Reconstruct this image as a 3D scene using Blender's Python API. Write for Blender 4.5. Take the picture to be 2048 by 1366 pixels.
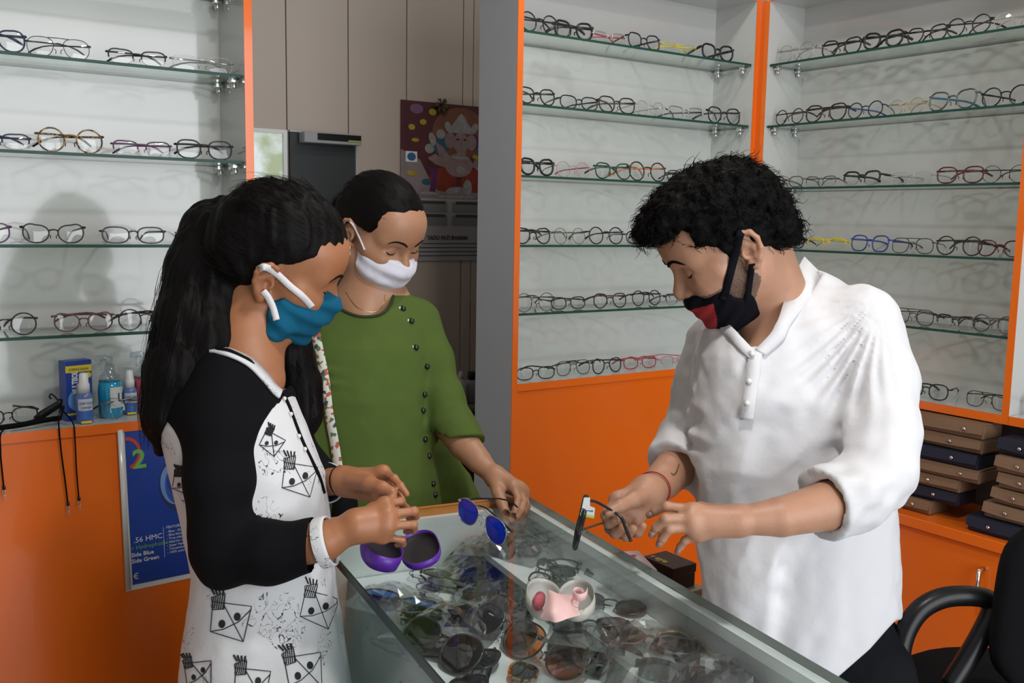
import bpy, bmesh, math, random
import numpy as np
from mathutils import Vector, Matrix
for o in list(bpy.data.objects): bpy.data.objects.remove(o)
SC = bpy.context.scene
COL = SC.collection
R = math.radians
PI = math.pi
# ------------------------------------------------------------------ camera
ZC = 1.48                                    # eye height of the photographer
FPX = 1946.13                                # focal length in pixels of a 2048 wide frame
YAW, PIT, ROL = 0.600500, 0.123587, -0.017505
_f = np.array([math.sin(YAW)*math.cos(PIT), math.cos(YAW)*math.cos(PIT), -math.sin(PIT)])
_r0 = np.array([math.cos(YAW), -math.sin(YAW), 0.0])
_d0 = np.cross(_f, _r0)
_r = math.cos(ROL)*_r0 + math.sin(ROL)*_d0
_d = math.cos(ROL)*_d0 - math.sin(ROL)*_r0
CAM = np.array([0.0, 0.0, ZC])
CMAT = np.stack([_r, _d, _f], 1)             # columns: right, down, forward (world)
cam = bpy.data.cameras.new('camera'); camo = bpy.data.objects.new('camera', cam); COL.objects.link(camo)
cam.sensor_fit = 'HORIZONTAL'; cam.sensor_width = 36.0; cam.lens = FPX/2048*36.0
cam.clip_start = 0.02; cam.clip_end = 100
Mx = Matrix(((_r[0], -_d[0], -_f[0], 0), (_r[1], -_d[1], -_f[1], 0), (_r[2], -_d[2], -_f[2], ZC), (0, 0, 0, 1)))
camo.matrix_world = Mx
SC.camera = camo
def ray(x, y): return _f + _r*((x-1024)/FPX) + _d*((y-683)/FPX)
def onY(x, y, Y): v = ray(x, y); return CAM + v*(Y/v[1])
def onX(x, y, X): v = ray(x, y); return CAM + v*(X/v[0])
def onZ(x, y, Z): v = ray(x, y); return CAM + v*((Z-ZC)/v[2])
def atd(x, y, z): return CAM + ray(x, y)*z
# ------------------------------------------------------------------ light and exposure
SC.view_settings.view_transform = 'Standard'
SC.view_settings.look = 'None'
SC.view_settings.gamma = 1.0
SC.view_settings.use_curve_mapping = False
SC.view_settings.exposure = 0.02
SC.cycles.caustics_reflective = False
SC.cycles.caustics_refractive = False
W = bpy.data.worlds.new('daylight'); SC.world = W; W.use_nodes = True
bg = W.node_tree.nodes['Background']
bg.inputs['Color'].default_value = (0.86, 0.93, 1.0, 1)
bg.inputs['Strength'].default_value = 1.0
def area_light(name, loc, target, sx, sy, watts, col):
    l = bpy.data.lights.new(name, 'AREA'); l.shape = 'RECTANGLE'; l.size = sx; l.size_y = sy
    l.energy = watts; l.color = col
    o = bpy.data.objects.new(name, l); COL.objects.link(o); o.location = loc
    o.rotation_euler = (Vector(target)-Vector(loc)).to_track_quat('-Z', 'Y').to_euler()
    return o
# daylight falling in through the open shop front behind the photographer
area_light('shopfront_daylight', (1.05, -1.56, 1.50), (1.05, 2.0, 1.15), 2.0, 2.1, 56, (0.93, 0.97, 1.0))
# ------------------------------------------------------------------ materials
MATS = {}
def nt(name):
    m = bpy.data.materials.new(name); m.use_nodes = True; t = m.node_tree
    return m, t, t.nodes, t.links
def pm(name, col, rough=0.5, metal=0.0, spec=0.5, var=0.06, vscale=12.0, bump=0.0, bscale=60.0, sheen=0.0, trans=0.0, sss=0.0, coat=0.0, stretch=(1, 1, 1), emit=None, alpha=1.0):
    if name in MATS: return MATS[name]
    m, t, N, L = nt(name); b = N['Principled BSDF']
    b.inputs['Roughness'].default_value = rough; b.inputs['Metallic'].default_value = metal
    b.inputs['Specular IOR Level'].default_value = spec
    b.inputs['Sheen Weight'].default_value = sheen
    b.inputs['Transmission Weight'].default_value = trans
    b.inputs['Coat Weight'].default_value = coat
    b.inputs['Alpha'].default_value = alpha
    if sss:
        b.inputs['Subsurface Weight'].default_value = sss
        b.inputs['Subsurface Radius'].default_value = (0.012, 0.005, 0.003)
        b.inputs['Subsurface Scale'].default_value = 0.5
    tc = N.new('ShaderNodeTexCoord'); mp = N.new('ShaderNodeMapping'); mp.inputs['Scale'].default_value = stretch
    L.new(tc.outputs['Object'], mp.inputs['Vector'])
    n = N.new('ShaderNodeTexNoise'); n.inputs['Scale'].default_value = vscale; n.inputs['Detail'].default_value = 4
    L.new(mp.outputs[0], n.inputs['Vector'])
    mx = N.new('ShaderNodeMix'); mx.data_type = 'RGBA'
    c = tuple(col)
    mx.inputs[6].default_value = tuple(max(0, v*(1-var)) for v in c)+(1,)
    mx.inputs[7].default_value = tuple(min(1, v*(1+var)) for v in c)+(1,)
    L.new(n.outputs['Fac'], mx.inputs[0]); L.new(mx.outputs[2], b.inputs['Base Color'])
    if emit:
        L.new(mx.outputs[2], b.inputs['Emission Color']); b.inputs['Emission Strength'].default_value = emit
    if bump:
        n2 = N.new('ShaderNodeTexNoise'); n2.inputs['Scale'].default_value = bscale; n2.inputs['Detail'].default_value = 5
        L.new(mp.outputs[0], n2.inputs['Vector'])
        bp = N.new('ShaderNodeBump'); bp.inputs['Strength'].default_value = bump; bp.inputs['Distance'].default_value = 0.004
        L.new(n2.outputs['Fac'], bp.inputs['Height']); L.new(bp.outputs[0], b.inputs['Normal'])
    MATS[name] = m
    return m
def glassm(name, tint=(0.95, 0.98, 0.97), refl=0.045, rough=0.02, gcol=(1, 1, 1), graz=1.0):
    """thin clear sheet: straight-through transparency plus Fresnel gloss"""
    if name in MATS: return MATS[name]
    m, t, N, L = nt(name); N.remove(N['Principled BSDF'])
    out = N['Material Output']
    tr = N.new('ShaderNodeBsdfTransparent'); tr.inputs[0].default_value = tuple(tint)+(1,)
    gl = N.new('ShaderNodeBsdfGlossy'); gl.inputs['Roughness'].default_value = rough; gl.inputs['Color'].default_value = tuple(gcol)+(1,)
    ge = N.new('ShaderNodeNewGeometry'); dp = N.new('ShaderNodeVectorMath'); dp.operation = 'DOT_PRODUCT'
    L.new(ge.outputs['Normal'], dp.inputs[0]); L.new(ge.outputs['Incoming'], dp.inputs[1])
    ab = N.new('ShaderNodeMath'); ab.operation = 'ABSOLUTE'; L.new(dp.outputs['Value'], ab.inputs[0])
    om = N.new('ShaderNodeMath'); om.operation = 'SUBTRACT'; om.inputs[0].default_value = 1.0; L.new(ab.outputs[0], om.inputs[1])
    pw = N.new('ShaderNodeMath'); pw.operation = 'POWER'; pw.inputs[1].default_value = 5.0; L.new(om.outputs[0], pw.inputs[0])
    ma = N.new('ShaderNodeMath'); ma.operation = 'MULTIPLY_ADD'; ma.inputs[1].default_value = (1-refl)*graz; ma.inputs[2].default_value = refl
    L.new(pw.outputs[0], ma.inputs[0])
    mx = N.new('ShaderNodeMixShader'); L.new(ma.outputs[0], mx.inputs[0]); L.new(tr.outputs[0], mx.inputs[1]); L.new(gl.outputs[0], mx.inputs[2])
    L.new(mx.outputs[0], out.inputs['Surface'])
    MATS[name] = m
    return m
WHITE = pm('white_laminate', (0.60, 0.60, 0.585), rough=0.10, var=0.015, vscale=2, coat=0.25)
ORANGE = pm('orange_laminate', (0.84, 0.155, 0.012), rough=0.16, var=0.04, vscale=3, coat=0.3)
GREY = pm('grey_laminate', (0.46, 0.46, 0.48), rough=0.4, var=0.03)
LEDGE = pm('ledge_laminate', (0.50, 0.51, 0.50), rough=0.2, var=0.02)
CHROME = pm('chrome', (0.75, 0.75, 0.75), rough=0.12, metal=1.0, var=0.02)
DKMETAL = pm('dark_metal', (0.06, 0.06, 0.065), rough=0.3, metal=0.8)
GLASS = glassm('shelf_glass', (0.90, 0.965, 0.935), refl=0.05)
GEDGE = pm('glass_edge_green', (0.016, 0.062, 0.047), rough=0.35, spec=0.25, var=0.15, vscale=30)
BLACKP = pm('black_plastic', (0.007, 0.007, 0.008), rough=0.32, spec=0.3, var=0.1)
BLACKF = pm('black_fabric', (0.005, 0.005, 0.006), rough=0.9, spec=0.1, var=0.15)
# ------------------------------------------------------------------ mesh helpers
def link(o, parent=None):
    COL.objects.link(o)
    if parent is not None: o.parent = parent
    return o
def tag(o, label=None, cat=None, group=None, kind=None):
    if label: o['label'] = label
    if cat: o['category'] = cat
    if group: o['group'] = group
    if kind: o['kind'] = kind
    return o
def empty(name, loc=(0, 0, 0), rz=0, label=None, cat=None, group=None):
    o = bpy.data.objects.new(name, None); o.empty_display_size = 0.05
    o.location = loc; o.rotation_euler = (0, 0, rz); link(o)
    return tag(o, label, cat, group)
class MB:
    """collects geometry for ONE mesh object"""
    def __init__(s): s.v = []; s.f = []; s.mi = []; s.cur = 0
    def add(s, v, f):
        b = len(s.v); s.v += [tuple(map(float, q)) for q in v]
        for q in f: s.f.append(tuple(i+b for i in q)); s.mi.append(s.cur)
        return s
    def box(s, x0, x1, y0, y1, z0, z1, M=None, bev=0.0):
        if bev <= 0:
            v = [(x, y, z) for x in (x0, x1) for y in (y0, y1) for z in (z0, z1)]
            f = [(0, 1, 3, 2), (4, 6, 7, 5), (0, 4, 5, 1), (2, 3, 7, 6), (0, 2, 6, 4), (1, 5, 7, 3)]
        else:
            bm = bmesh.new(); bmesh.ops.create_cube(bm, size=1)
            for q in bm.verts: q.co = Vector(((x0+x1)/2+q.co.x*(x1-x0), (y0+y1)/2+q.co.y*(y1-y0), (z0+z1)/2+q.co.z*(z1-z0)))
            bmesh.ops.bevel(bm, geom=bm.edges[:], offset=bev, segments=2, affect='EDGES', profile=0.5)
            bm.verts.ensure_lookup_table(); bm.verts.index_update()
            v = [tuple(q.co) for q in bm.verts]; f = [tuple(q.index for q in p.verts) for p in bm.faces]; bm.free()
        if M is not None: v = [tuple(M @ Vector(q)) for q in v]
        return s.add(v, f)
    def tube(s, pts, r, n=8, closed=False, flat=1.0, up=None, caps=True):
        """sweep along pts; r number or list; flat squashes the section along the second axis"""
        P = [np.array(p, float) for p in pts]; k = len(P)
        rs = list(r) if hasattr(r, '__len__') else [r]*k
        rings = []; prev = None
        for i in range(k):
            a = P[i-1] if (i > 0 or closed) else P[i]; b = P[(i+1) % k] if (i < k-1 or closed) else P[i]
            t = b-a; t = t/(np.linalg.norm(t)+1e-12)
            if up is not None: n1 = np.array(up, float)
            elif prev is None: n1 = np.array((0, 0, 1.0)) if abs(t[2]) < 0.9 else np.array((1.0, 0, 0))
            else: n1 = prev
            n1 = n1-t*np.dot(n1, t); n1 /= (np.linalg.norm(n1)+1e-12); n2 = np.cross(t, n1); prev = n1
            rings.append([P[i]+rs[i]*(math.cos(2*PI*j/n+PI/n)*n1+flat*math.sin(2*PI*j/n+PI/n)*n2) for j in range(n)])
        v = [q for g in rings for q in g]; f = []
        for i in range(k if closed else k-1):
            i2 = (i+1) % k
            for j in range(n):
                j2 = (j+1) % n; f.append((i*n+j, i*n+j2, i2*n+j2, i2*n+j))
        if caps and not closed:
            f.append(tuple(reversed(range(n)))); f.append(tuple((k-1)*n+j for j in range(n)))
        return s.add(v, f)
    def lathe(s, prof, n=20, M=None, cap=True):
        v = []; f = []
        for (rr, z) in prof:
            for j in range(n): v.append((rr*math.cos(2*PI*j/n), rr*math.sin(2*PI*j/n), z))
        for i in range(len(prof)-1):
            for j in range(n):
                j2 = (j+1) % n; f.append((i*n+j, i*n+j2, (i+1)*n+j2, (i+1)*n+j))
        if cap:
            f.append(tuple(reversed(range(n)))); f.append(tuple((len(prof)-1)*n+j for j in range(n)))
        if M is not None: v = [tuple(M @ Vector(q)) for q in v]
        return s.add(v, f)
    def prism(s, poly, z0, z1, M=None):
        k = len(poly); v = [(x, y, z0) for x, y in poly]+[(x, y, z1) for x, y in poly]
        f = [tuple(reversed(range(k))), tuple(range(k, 2*k))]+[(i, (i+1) % k, k+(i+1) % k, k+i) for i in range(k)]
        if M is not None: v = [tuple(M @ Vector(q)) for q in v]
        return s.add(v, f)
    def grid(s, P, closeu=False):
        P = np.asarray(P, float); a, b = P.shape[:2]; f = []
        for i in range(a-1):
            for j in range(b-1 if not closeu else b):
                j2 = (j+1) % b; f.append((i*b+j, i*b+j2, (i+1)*b+j2, (i+1)*b+j))
        return s.add(P.reshape(-1, 3), f)
    def mesh(s, name, mats, smooth=False):
        m = bpy.data.meshes.new(name); m.from_pydata(s.v, [], s.f)
        for q in (mats if isinstance(mats, (list, tuple)) else [mats]): m.materials.append(q)
        if any(s.mi): m.polygons.foreach_set('material_index', s.mi)
        if smooth: m.polygons.foreach_set('use_smooth', [True]*len(m.polygons))
        m.update(); return m
    def build(s, name, mats, parent=None, smooth=False):
        return link(bpy.data.objects.new(name, s.mesh(name, mats, smooth)), parent)
def boxo(name, mat, x0, x1, y0, y1, z0, z1, parent=None, bev=0.0, M=None):
    return MB().box(x0, x1, y0, y1, z0, z1, M=M, bev=bev).build(name, mat, parent)
def struct(o): o['kind'] = 'structure'; return o
def thick(o, t, off=0.0):
    m = o.modifiers.new('thickness', 'SOLIDIFY'); m.thickness = t; m.offset = off; return o
def subsurf(o, n=1):
    m = o.modifiers.new('round', 'SUBSURF'); m.levels = n; m.render_levels = n; return o
def rotm(loc, rz=0, rx=0, ry=0):
    return Matrix.Translation(loc) @ Matrix.Rotation(rz, 4, 'Z') @ Matrix.Rotation(rx, 4, 'X') @ Matrix.Rotation(ry, 4, 'Y')
def text(body, size, mat, M, parent, name='lettering', depth=0.0003, align='LEFT', sx=1.0, bold=0.0):
    """flat printed lettering as a mesh"""
    c = bpy.data.curves.new(name, 'FONT'); c.body = body; c.size = size; c.extrude = depth; c.align_x = align; c.offset = bold
    c.resolution_u = 2
    t = bpy.data.objects.new(name, c); COL.objects.link(t)
    dg = bpy.context.evaluated_depsgraph_get(); me = bpy.data.meshes.new_from_object(t.evaluated_get(dg))
    bpy.data.objects.remove(t); bpy.data.curves.remove(c)
    me.materials.clear(); me.materials.append(mat); me.name = name
    me.transform(M @ Matrix.Diagonal((sx, 1, 1, 1)))
    return link(bpy.data.objects.new(name, me), parent)
# ================================================================== room shell
FL = pm('floor_tile', (0.42, 0.40, 0.37), rough=0.35, var=0.08, vscale=4)
PLASTER = pm('plaster', (0.70, 0.69, 0.66), rough=0.7, var=0.03, bump=0.05)
CEIL = pm('ceiling_paint', (0.52, 0.52, 0.50), rough=0.8, var=0.02)
BEIGE = pm('beige_panel', (0.46, 0.385, 0.33), rough=0.5, var=0.03, vscale=2)
struct(boxo('floor', FL, -2.0, 3.2, -1.6, 4.2, -0.05, 0.0))
struct(boxo('ceiling', CEIL, -2.0, 3.2, -1.6, 4.2, 2.75, 2.8))
struct(boxo('wall_left', PLASTER, -2.05, -1.95, -1.6, 4.2, 0, 2.75))
struct(boxo('wall_right', PLASTER, 2.56, 2.66, -1.6, 4.2, 0, 2.75))
struct(MB().box(-1.95, 0.74, 2.32, 2.40, 0, 2.75).build('wall_back', PLASTER))
wf = MB(); wf.box(-2.0, 0.0, -1.7, -1.6, 0, 2.75); wf.box(2.1, 2.66, -1.7, -1.6, 0, 2.75); wf.box(0.0, 2.1, -1.7, -1.6, 2.55, 2.75)
struct(wf.build('wall_front', PLASTER))
# outside the shop front: pavement and a pale facade over the road
struct(boxo('pavement', pm('pavement_concrete', (0.45, 0.44, 0.42), rough=0.9, bump=0.1), -6, 6, -9, -1.6, -0.16, -0.05))
# back room behind the opening between the cabinets: beige wall boards, each its own piece
YB = 3.05
bw = struct(boxo('wall_recess', pm('recess_dark', (0.12, 0.10, 0.09), rough=0.8), 0.55, 2.56, YB+0.012, YB+0.09, 0, 2.75))
xs = [onY(px, 250, YB)[0] for px in (440, 574, 697, 813, 925)] + [1.9, 2.25, 2.56]
for i in range(len(xs)-1):
    boxo('wall_board', BEIGE, xs[i]+0.0016, xs[i+1]-0.0016, YB, YB+0.012, 0.0, 2.75, bw, bev=0.0012)
# ================================================================== shelving cabinets
SH = {k: ZC+z for k, z in zip(range(6), (0.482, 0.300, 0.118, -0.062, -0.242, -0.428))}
SHR = {k: ZC+z for k, z in zip(range(6), (0.482, 0.300, 0.113, -0.070, -0.261, -0.454))}
YF, YBK, XF, XBK = 2.083, 2.25, 2.33, 2.49
TOPZ = ZC+0.665
TH = 0.018
def clip_mesh():
    m = MB(); m.box(-0.009, 0.009, -0.008, 0.008, -0.010, 0.0, bev=0.002)
    m.lathe([(0.0045, -0.022), (0.006, -0.020), (0.006, -0.012), (0.0035, -0.010)], 10)
    return m.mesh('shelf_clip', CHROME, True)
CLIP = clip_mesh()
def glass_shelf(parent, x0, x1, y0, y1, ztop, clips):
    m = MB(); t = 0.0065
    m.add([(x0, y0, ztop), (x1, y0, ztop), (x1, y1, ztop), (x0, y1, ztop)], [(0, 1, 2, 3)])
    m.add([(x0, y0, ztop-t), (x1, y0, ztop-t), (x1, y1, ztop-t), (x0, y1, ztop-t)], [(3, 2, 1, 0)])
    m.cur = 1
    v = [(x0, y0), (x1, y0), (x1, y1), (x0, y1)]
    for i in range(4):
        a, b = v[i], v[(i+1) % 4]
        m.add([(a[0], a[1], ztop-t), (b[0], b[1], ztop-t), (b[0], b[1], ztop), (a[0], a[1], ztop)], [(0, 1, 2, 3)])
    o = m.build('glass_shelf', [GLASS, GEDGE], parent)
    for (cx, cy) in clips:
        c = bpy.data.objects.new('shelf_clip', CLIP); link(c, o); c.location = (cx, cy, ztop-t)
    return o
# ---- left cabinet (runs along X, open towards the room)
XL0, XL1 = -1.2, 0.7415
cabL = empty('display_cabinet', (0.0, 2.2, 0), 0, 'white and orange wall cabinet of glass shelves at the left', 'cabinet')
def P(name, mat, x0, x1, y0, y1, z0, z1, par, bev=0.0):
    """part in world coordinates under a thing with a translated root"""
    l = par.location
    return boxo(name, mat, x0-l[0], x1-l[0], y0-l[1], y1-l[1], z0-l[2], z1-l[2], par, bev)
def shelfP(par, x0, x1, y0, y1, z, clips):
    l = par.location
    return glass_shelf(par, x0-l[0], x1-l[0], y0-l[1], y1-l[1], z-l[2], [(a-l[0], b-l[1]) for a, b in clips])
P('back_panel', WHITE, XL0, XL1-TH, YBK, YBK+0.012, SH[5], TOPZ, cabL)
P('side_panel', WHITE, XL1-TH, XL1, YF+0.001, YBK+0.012, 0, TOPZ, cabL)
P('edge_band', ORANGE, XL1-TH, XL1, YF-0.0005, YF+0.001, 0, TOPZ+TH, cabL)
P('side_panel', WHITE, XL0-TH, XL0, YF, YBK+0.012, 0, TOPZ, cabL)
P('top_panel', WHITE, XL0-TH, XL1, YF+0.001, YBK+0.012, TOPZ, TOPZ+TH, cabL)
P('top_edge_band', ORANGE, XL0-TH, XL1-TH, YF-0.0005, YF+0.001, TOPZ, TOPZ+TH, cabL)
P('ledge', LEDGE, XL0, XL1-TH, YF+0.001, YBK, SH[5]-0.020, SH[5], cabL)
P('ledge_edge_band', ORANGE, XL0, XL1-TH, YF-0.001, YF+0.001, SH[5]-0.020, SH[5], cabL)
P('lower_panel', ORANGE, XL0, XL1-TH, YF+0.003, YF+0.02, 0.0, SH[5]-0.020, cabL)
for k in (0, 1, 2, 3, 4):
    shelfP(cabL, XL0+0.003, XL1-TH-0.003, YF+0.012, YBK-0.002, SH[k], [(XL1-TH-0.012, YF+0.035), (XL1-TH-0.012, YBK-0.03)])
# ---- middle cabinet
XM0, XM1 = 1.428, 2.313
cabM = empty('display_cabinet', (1.87, 2.2, 0), 0, 'white and orange wall cabinet of glass shelves behind the man', 'cabinet')
P('back_panel', WHITE, XM0+TH, XM1-TH, YBK, YBK+0.012, SH[5], TOPZ, cabM)
P('side_panel', WHITE, XM0+0.002, XM0+TH, YF+0.001, YBK+0.012, 0, TOPZ, cabM)
P('outer_laminate', GREY, XM0, XM0+0.002, YF+0.001, YBK+0.012, 0, TOPZ+TH, cabM)
P('edge_band', ORANGE, XM0, XM0+TH, YF-0.0005, YF+0.001, 0, TOPZ, cabM)
P('side_panel', WHITE, XM1-TH, XM1, YF+0.001, YBK+0.012, 0, TOPZ, cabM)
P('edge_band', ORANGE, XM1-TH, XM1, YF-0.0005, YF+0.001, 0, TOPZ, cabM)
P('top_panel', WHITE, XM0, XM1, YF+0.001, YBK+0.012, TOPZ, TOPZ+TH, cabM)
P('top_edge_band', ORANGE, XM0, XM1, YF-0.0005, YF+0.001, TOPZ, TOPZ+TH, cabM)
P('ledge', LEDGE, XM0+TH, XM1-TH, YF+0.001, YBK, SH[5]-0.020, SH[5], cabM)
P('ledge_edge_band', ORANGE, XM0+TH, XM1-TH, YF-0.001, YF+0.001, SH[5]-0.020, SH[5], cabM)
P('lower_panel', ORANGE, XM0+TH, XM1-TH, YF+0.003, YF+0.02, 0.0, SH[5]-0.020, cabM)
for k in range(5):
    shelfP(cabM, XM0+TH+0.003, XM1-TH-0.003, YF+0.010, YBK-0.002, SH[k], [(XM1-TH-0.012, YF+0.035), (XM1-TH-0.012, YBK-0.03)])
# ---- right cabinet (runs along Y)
YR1, YR0 = 2.083, 1.245
cabR = empty('display_cabinet', (2.42, 1.66, 0), 0, 'white and orange wall cabinet of glass shelves above the folded cases', 'cabinet')
P('back_panel', WHITE, XBK, XBK+0.012, YR0+TH, YR1-TH, SHR[5], TOPZ, cabR)
P('side_panel', WHITE, XF+0.001, XBK+0.012, YR1-TH, YR1-0.001, 0, TOPZ, cabR)
P('edge_band', ORANGE, XF-0.0165, XF+0.001, YR1-TH, YR1-0.001, 0, TOPZ, cabR)
P('side_panel', WHITE, XF+0.001, XBK+0.012, YR0, YR0+TH, SHR[5]-0.022, TOPZ, cabR)
P('edge_band', ORANGE, XF-0.0005, XF+0.001, YR0, YR0+TH, SHR[5]-0.022, TOPZ, cabR)
P('top_panel', WHITE, XF+0.001, XBK+0.012, YR0, YR1-0.001, TOPZ, TOPZ+TH, cabR)
P('top_edge_band', ORANGE, XF-0.0005, XF+0.001, YR0, YR1-TH, TOPZ, TOPZ+TH, cabR)
P('ledge', LEDGE, XF+0.001, XBK, YR0+TH, YR1-TH, SHR[5]-0.022, SHR[5], cabR)
P('ledge_edge_band', ORANGE, XF-0.001, XF+0.001, YR0+TH, YR1-TH, SHR[5]-0.022, SHR[5], cabR)
for k in range(5):
    shelfP(cabR, XF+0.010, XBK-0.002, YR0+TH+0.003, YR1-TH-0.003, SHR[k], [(XF+0.035, YR1-TH-0.012), (XBK-0.03, YR1-TH-0.012)])
# ---- next cabinet to the right, only its near corner shows
cabN = empty('display_cabinet', (2.42, 0.8, 0), 0, 'white cabinet at the right edge of the photo', 'cabinet')
P('back_panel', WHITE, XBK, XBK+0.012, 0.4, YR0-0.001, SHR[5], TOPZ, cabN)
P('ledge', WHITE, XF+0.001, XBK, 0.4, YR0-0.001, SHR[5]-0.022, SHR[5], cabN)
P('ledge_edge_band', ORANGE, XF-0.001, XF+0.001, 0.4, YR0-0.001, SHR[5]-0.022, SHR[5], cabN)
P('top_panel', WHITE, XF+0.001, XBK+0.012, 0.4, YR0-0.001, TOPZ, TOPZ+TH, cabN)
P('side_panel', WHITE, XF, XBK+0.012, 0.38, 0.4, SHR[5]-0.022, TOPZ+TH, cabN)
# dark recess back and the low orange cabinet beneath the right cabinet
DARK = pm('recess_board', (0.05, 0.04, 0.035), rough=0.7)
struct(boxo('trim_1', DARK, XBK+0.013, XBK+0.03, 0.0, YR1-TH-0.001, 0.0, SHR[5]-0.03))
XLC, ZLC = 2.25, ZC-0.742
lowc = empty('low_cabinet', (2.37, 1.6, 0), 0, 'low orange cabinet with a door under the stacked cases', 'cabinet')
P('cabinet_top', ORANGE, XLC-0.012, XBK+0.01, 1.157, YR1-0.02, ZLC-0.028, ZLC, lowc, bev=0.002)
P('door', ORANGE, XLC, XLC+0.018, 1.175, 1.72, 0.08, ZLC-0.032, lowc, bev=0.0015)
P('door', ORANGE, XLC, XLC+0.018, 1.724, YR1-0.05, 0.08, ZLC-0.032, lowc, bev=0.0015)
P('body', ORANGE, XLC+0.020, XBK+0.01, 1.160, YR1-0.03, 0.0, ZLC-0.029, lowc)
dh = onX(1966, 1165, XLC)
hm = MB(); hm.tube([(XLC, dh[1]-.0, dh[2]+.035), (XLC-.022, dh[1], dh[2]+.035), (XLC-.026, dh[1], dh[2]), (XLC-.022, dh[1], dh[2]-.05), (XLC, dh[1], dh[2]-.05)], 0.005, 8)
ho = hm.build('handle', CHROME, lowc, True); ho.location = -lowc.location
# ================================================================== glass counter
CA = -R(8.6)                                  # the counter stands slightly askew
ZT = ZC-0.55
_o = onZ(665, 1098, ZT)
CM = Matrix.Translation((_o[0], _o[1], 0)) @ Matrix.Rotation(CA, 4, 'Z')     # u across (0 = customers' side), v along
CMI = CM.inverted()
U0, U1, V0, V1 = 0.0, 0.445, -1.05, 0.158
ZS1, ZS2 = ZT-0.072, ZT-0.112                 # raised shelf at the back, lower shelf in front
counter = empty('glass_counter', (0, 0, 0), 0, 'long glass-topped display counter full of bagged sunglasses', 'counter')
counter.matrix_world = CM
def cpart(name, mat, u0, u1, v0, v1, z0, z1, bev=0.0): return boxo(name, mat, u0, u1, v0, v1, z0, z1, counter, bev)
def slab(name, u0, u1, v0, v1, z0, z1, mats):
    m = MB(); x = [(u0, v0), (u1, v0), (u1, v1), (u0, v1)]
    big = sorted([(u1-u0, 0), (v1-v0, 1), (z1-z0, 2)])[0][1]
    m.box(u0, u1, v0, v1, z0, z1)
    ax = [(0, 0), (0, 0), (1, 1), (1, 1), (2, 2), (2, 2)]
    m.mi = [0 if ax[i][0] == big else 1 for i in range(6)]
    return m.build(name, mats, counter)
CGL = glassm('counter_glass', (0.965, 0.985, 0.98), refl=0.022, graz=0.6)
FGL = glassm('front_glass', (0.86, 0.95, 0.92), refl=0.06)
CEDGE = pm('counter_glass_edge', (0.008, 0.030, 0.024), rough=0.3, spec=0.3, var=0.2, vscale=25)
CWHITE = pm('counter_board', (0.78, 0.83, 0.835), rough=0.35, var=0.03)
CLIGHT = pm('counter_rail', (0.80, 0.85, 0.85), rough=0.3, var=0.02)
WOOD = pm('orange_wood', (0.58, 0.21, 0.04), rough=0.35, var=0.18, vscale=25, stretch=(1, 8, 8))
tg_ = slab('top_glass', U0-0.006, U1, V0, V1, ZT-0.014, ZT, [CGL, CEDGE, pm('ground_glass_edge', (0.24, 0.27, 0.25), rough=0.4)])
tg_.data.polygons[1].material_index = 2
slab('front_glass', U0, U0+0.008, V0, V1-0.020, 0.25, ZT-0.015, [FGL, CEDGE])
cpart('end_panel', CWHITE, U0+0.01, U1, V1-0.018, V1-0.004, 0.2, ZT-0.0145)
cpart('end_trim', WOOD, U0, U1-0.002, V1-0.003, V1+0.016, 0.1, ZT-0.001)
cpart('back_rail', CLIGHT, U1-0.016, U1-0.001, V0, V1-0.019, ZT-0.032, ZT-0.0145)
cpart('sliding_door', pm('counter_door', (0.62, 0.66, 0.665), rough=0.3, var=0.02), U1-0.012, U1-0.004, V0, V1-0.019, 0.2, ZT-0.033)
cpart('shelf', CWHITE, 0.312, U1-0.0125, V0+0.01, V1-0.02, ZS1-0.012, ZS1)
sl = slab('shelf', 0.066, 0.40, V0+0.01, V1-0.02, ZS2-0.014, ZS2, [CWHITE, CEDGE])
slab('shelf', 0.066, 0.43, V0+0.01, V1-0.02, ZT-0.38, ZT-0.372, [CWHITE, CEDGE])
cpart('base', pm('counter_base', (0.30, 0.31, 0.31), rough=0.5), U0+0.0, U1, V0, V1-0.004, 0.0, 0.2)
cpart('near_panel', CWHITE, U0+0.01, U1-0.013, V0, V0+0.009, 0.2, ZT-0.0145)
def cpos(px, py, z):
    """pixel -> counter coordinates on a level of the counter"""
    p = onZ(px, py, z); q = CMI @ Vector(p); return q.x, q.y
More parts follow.
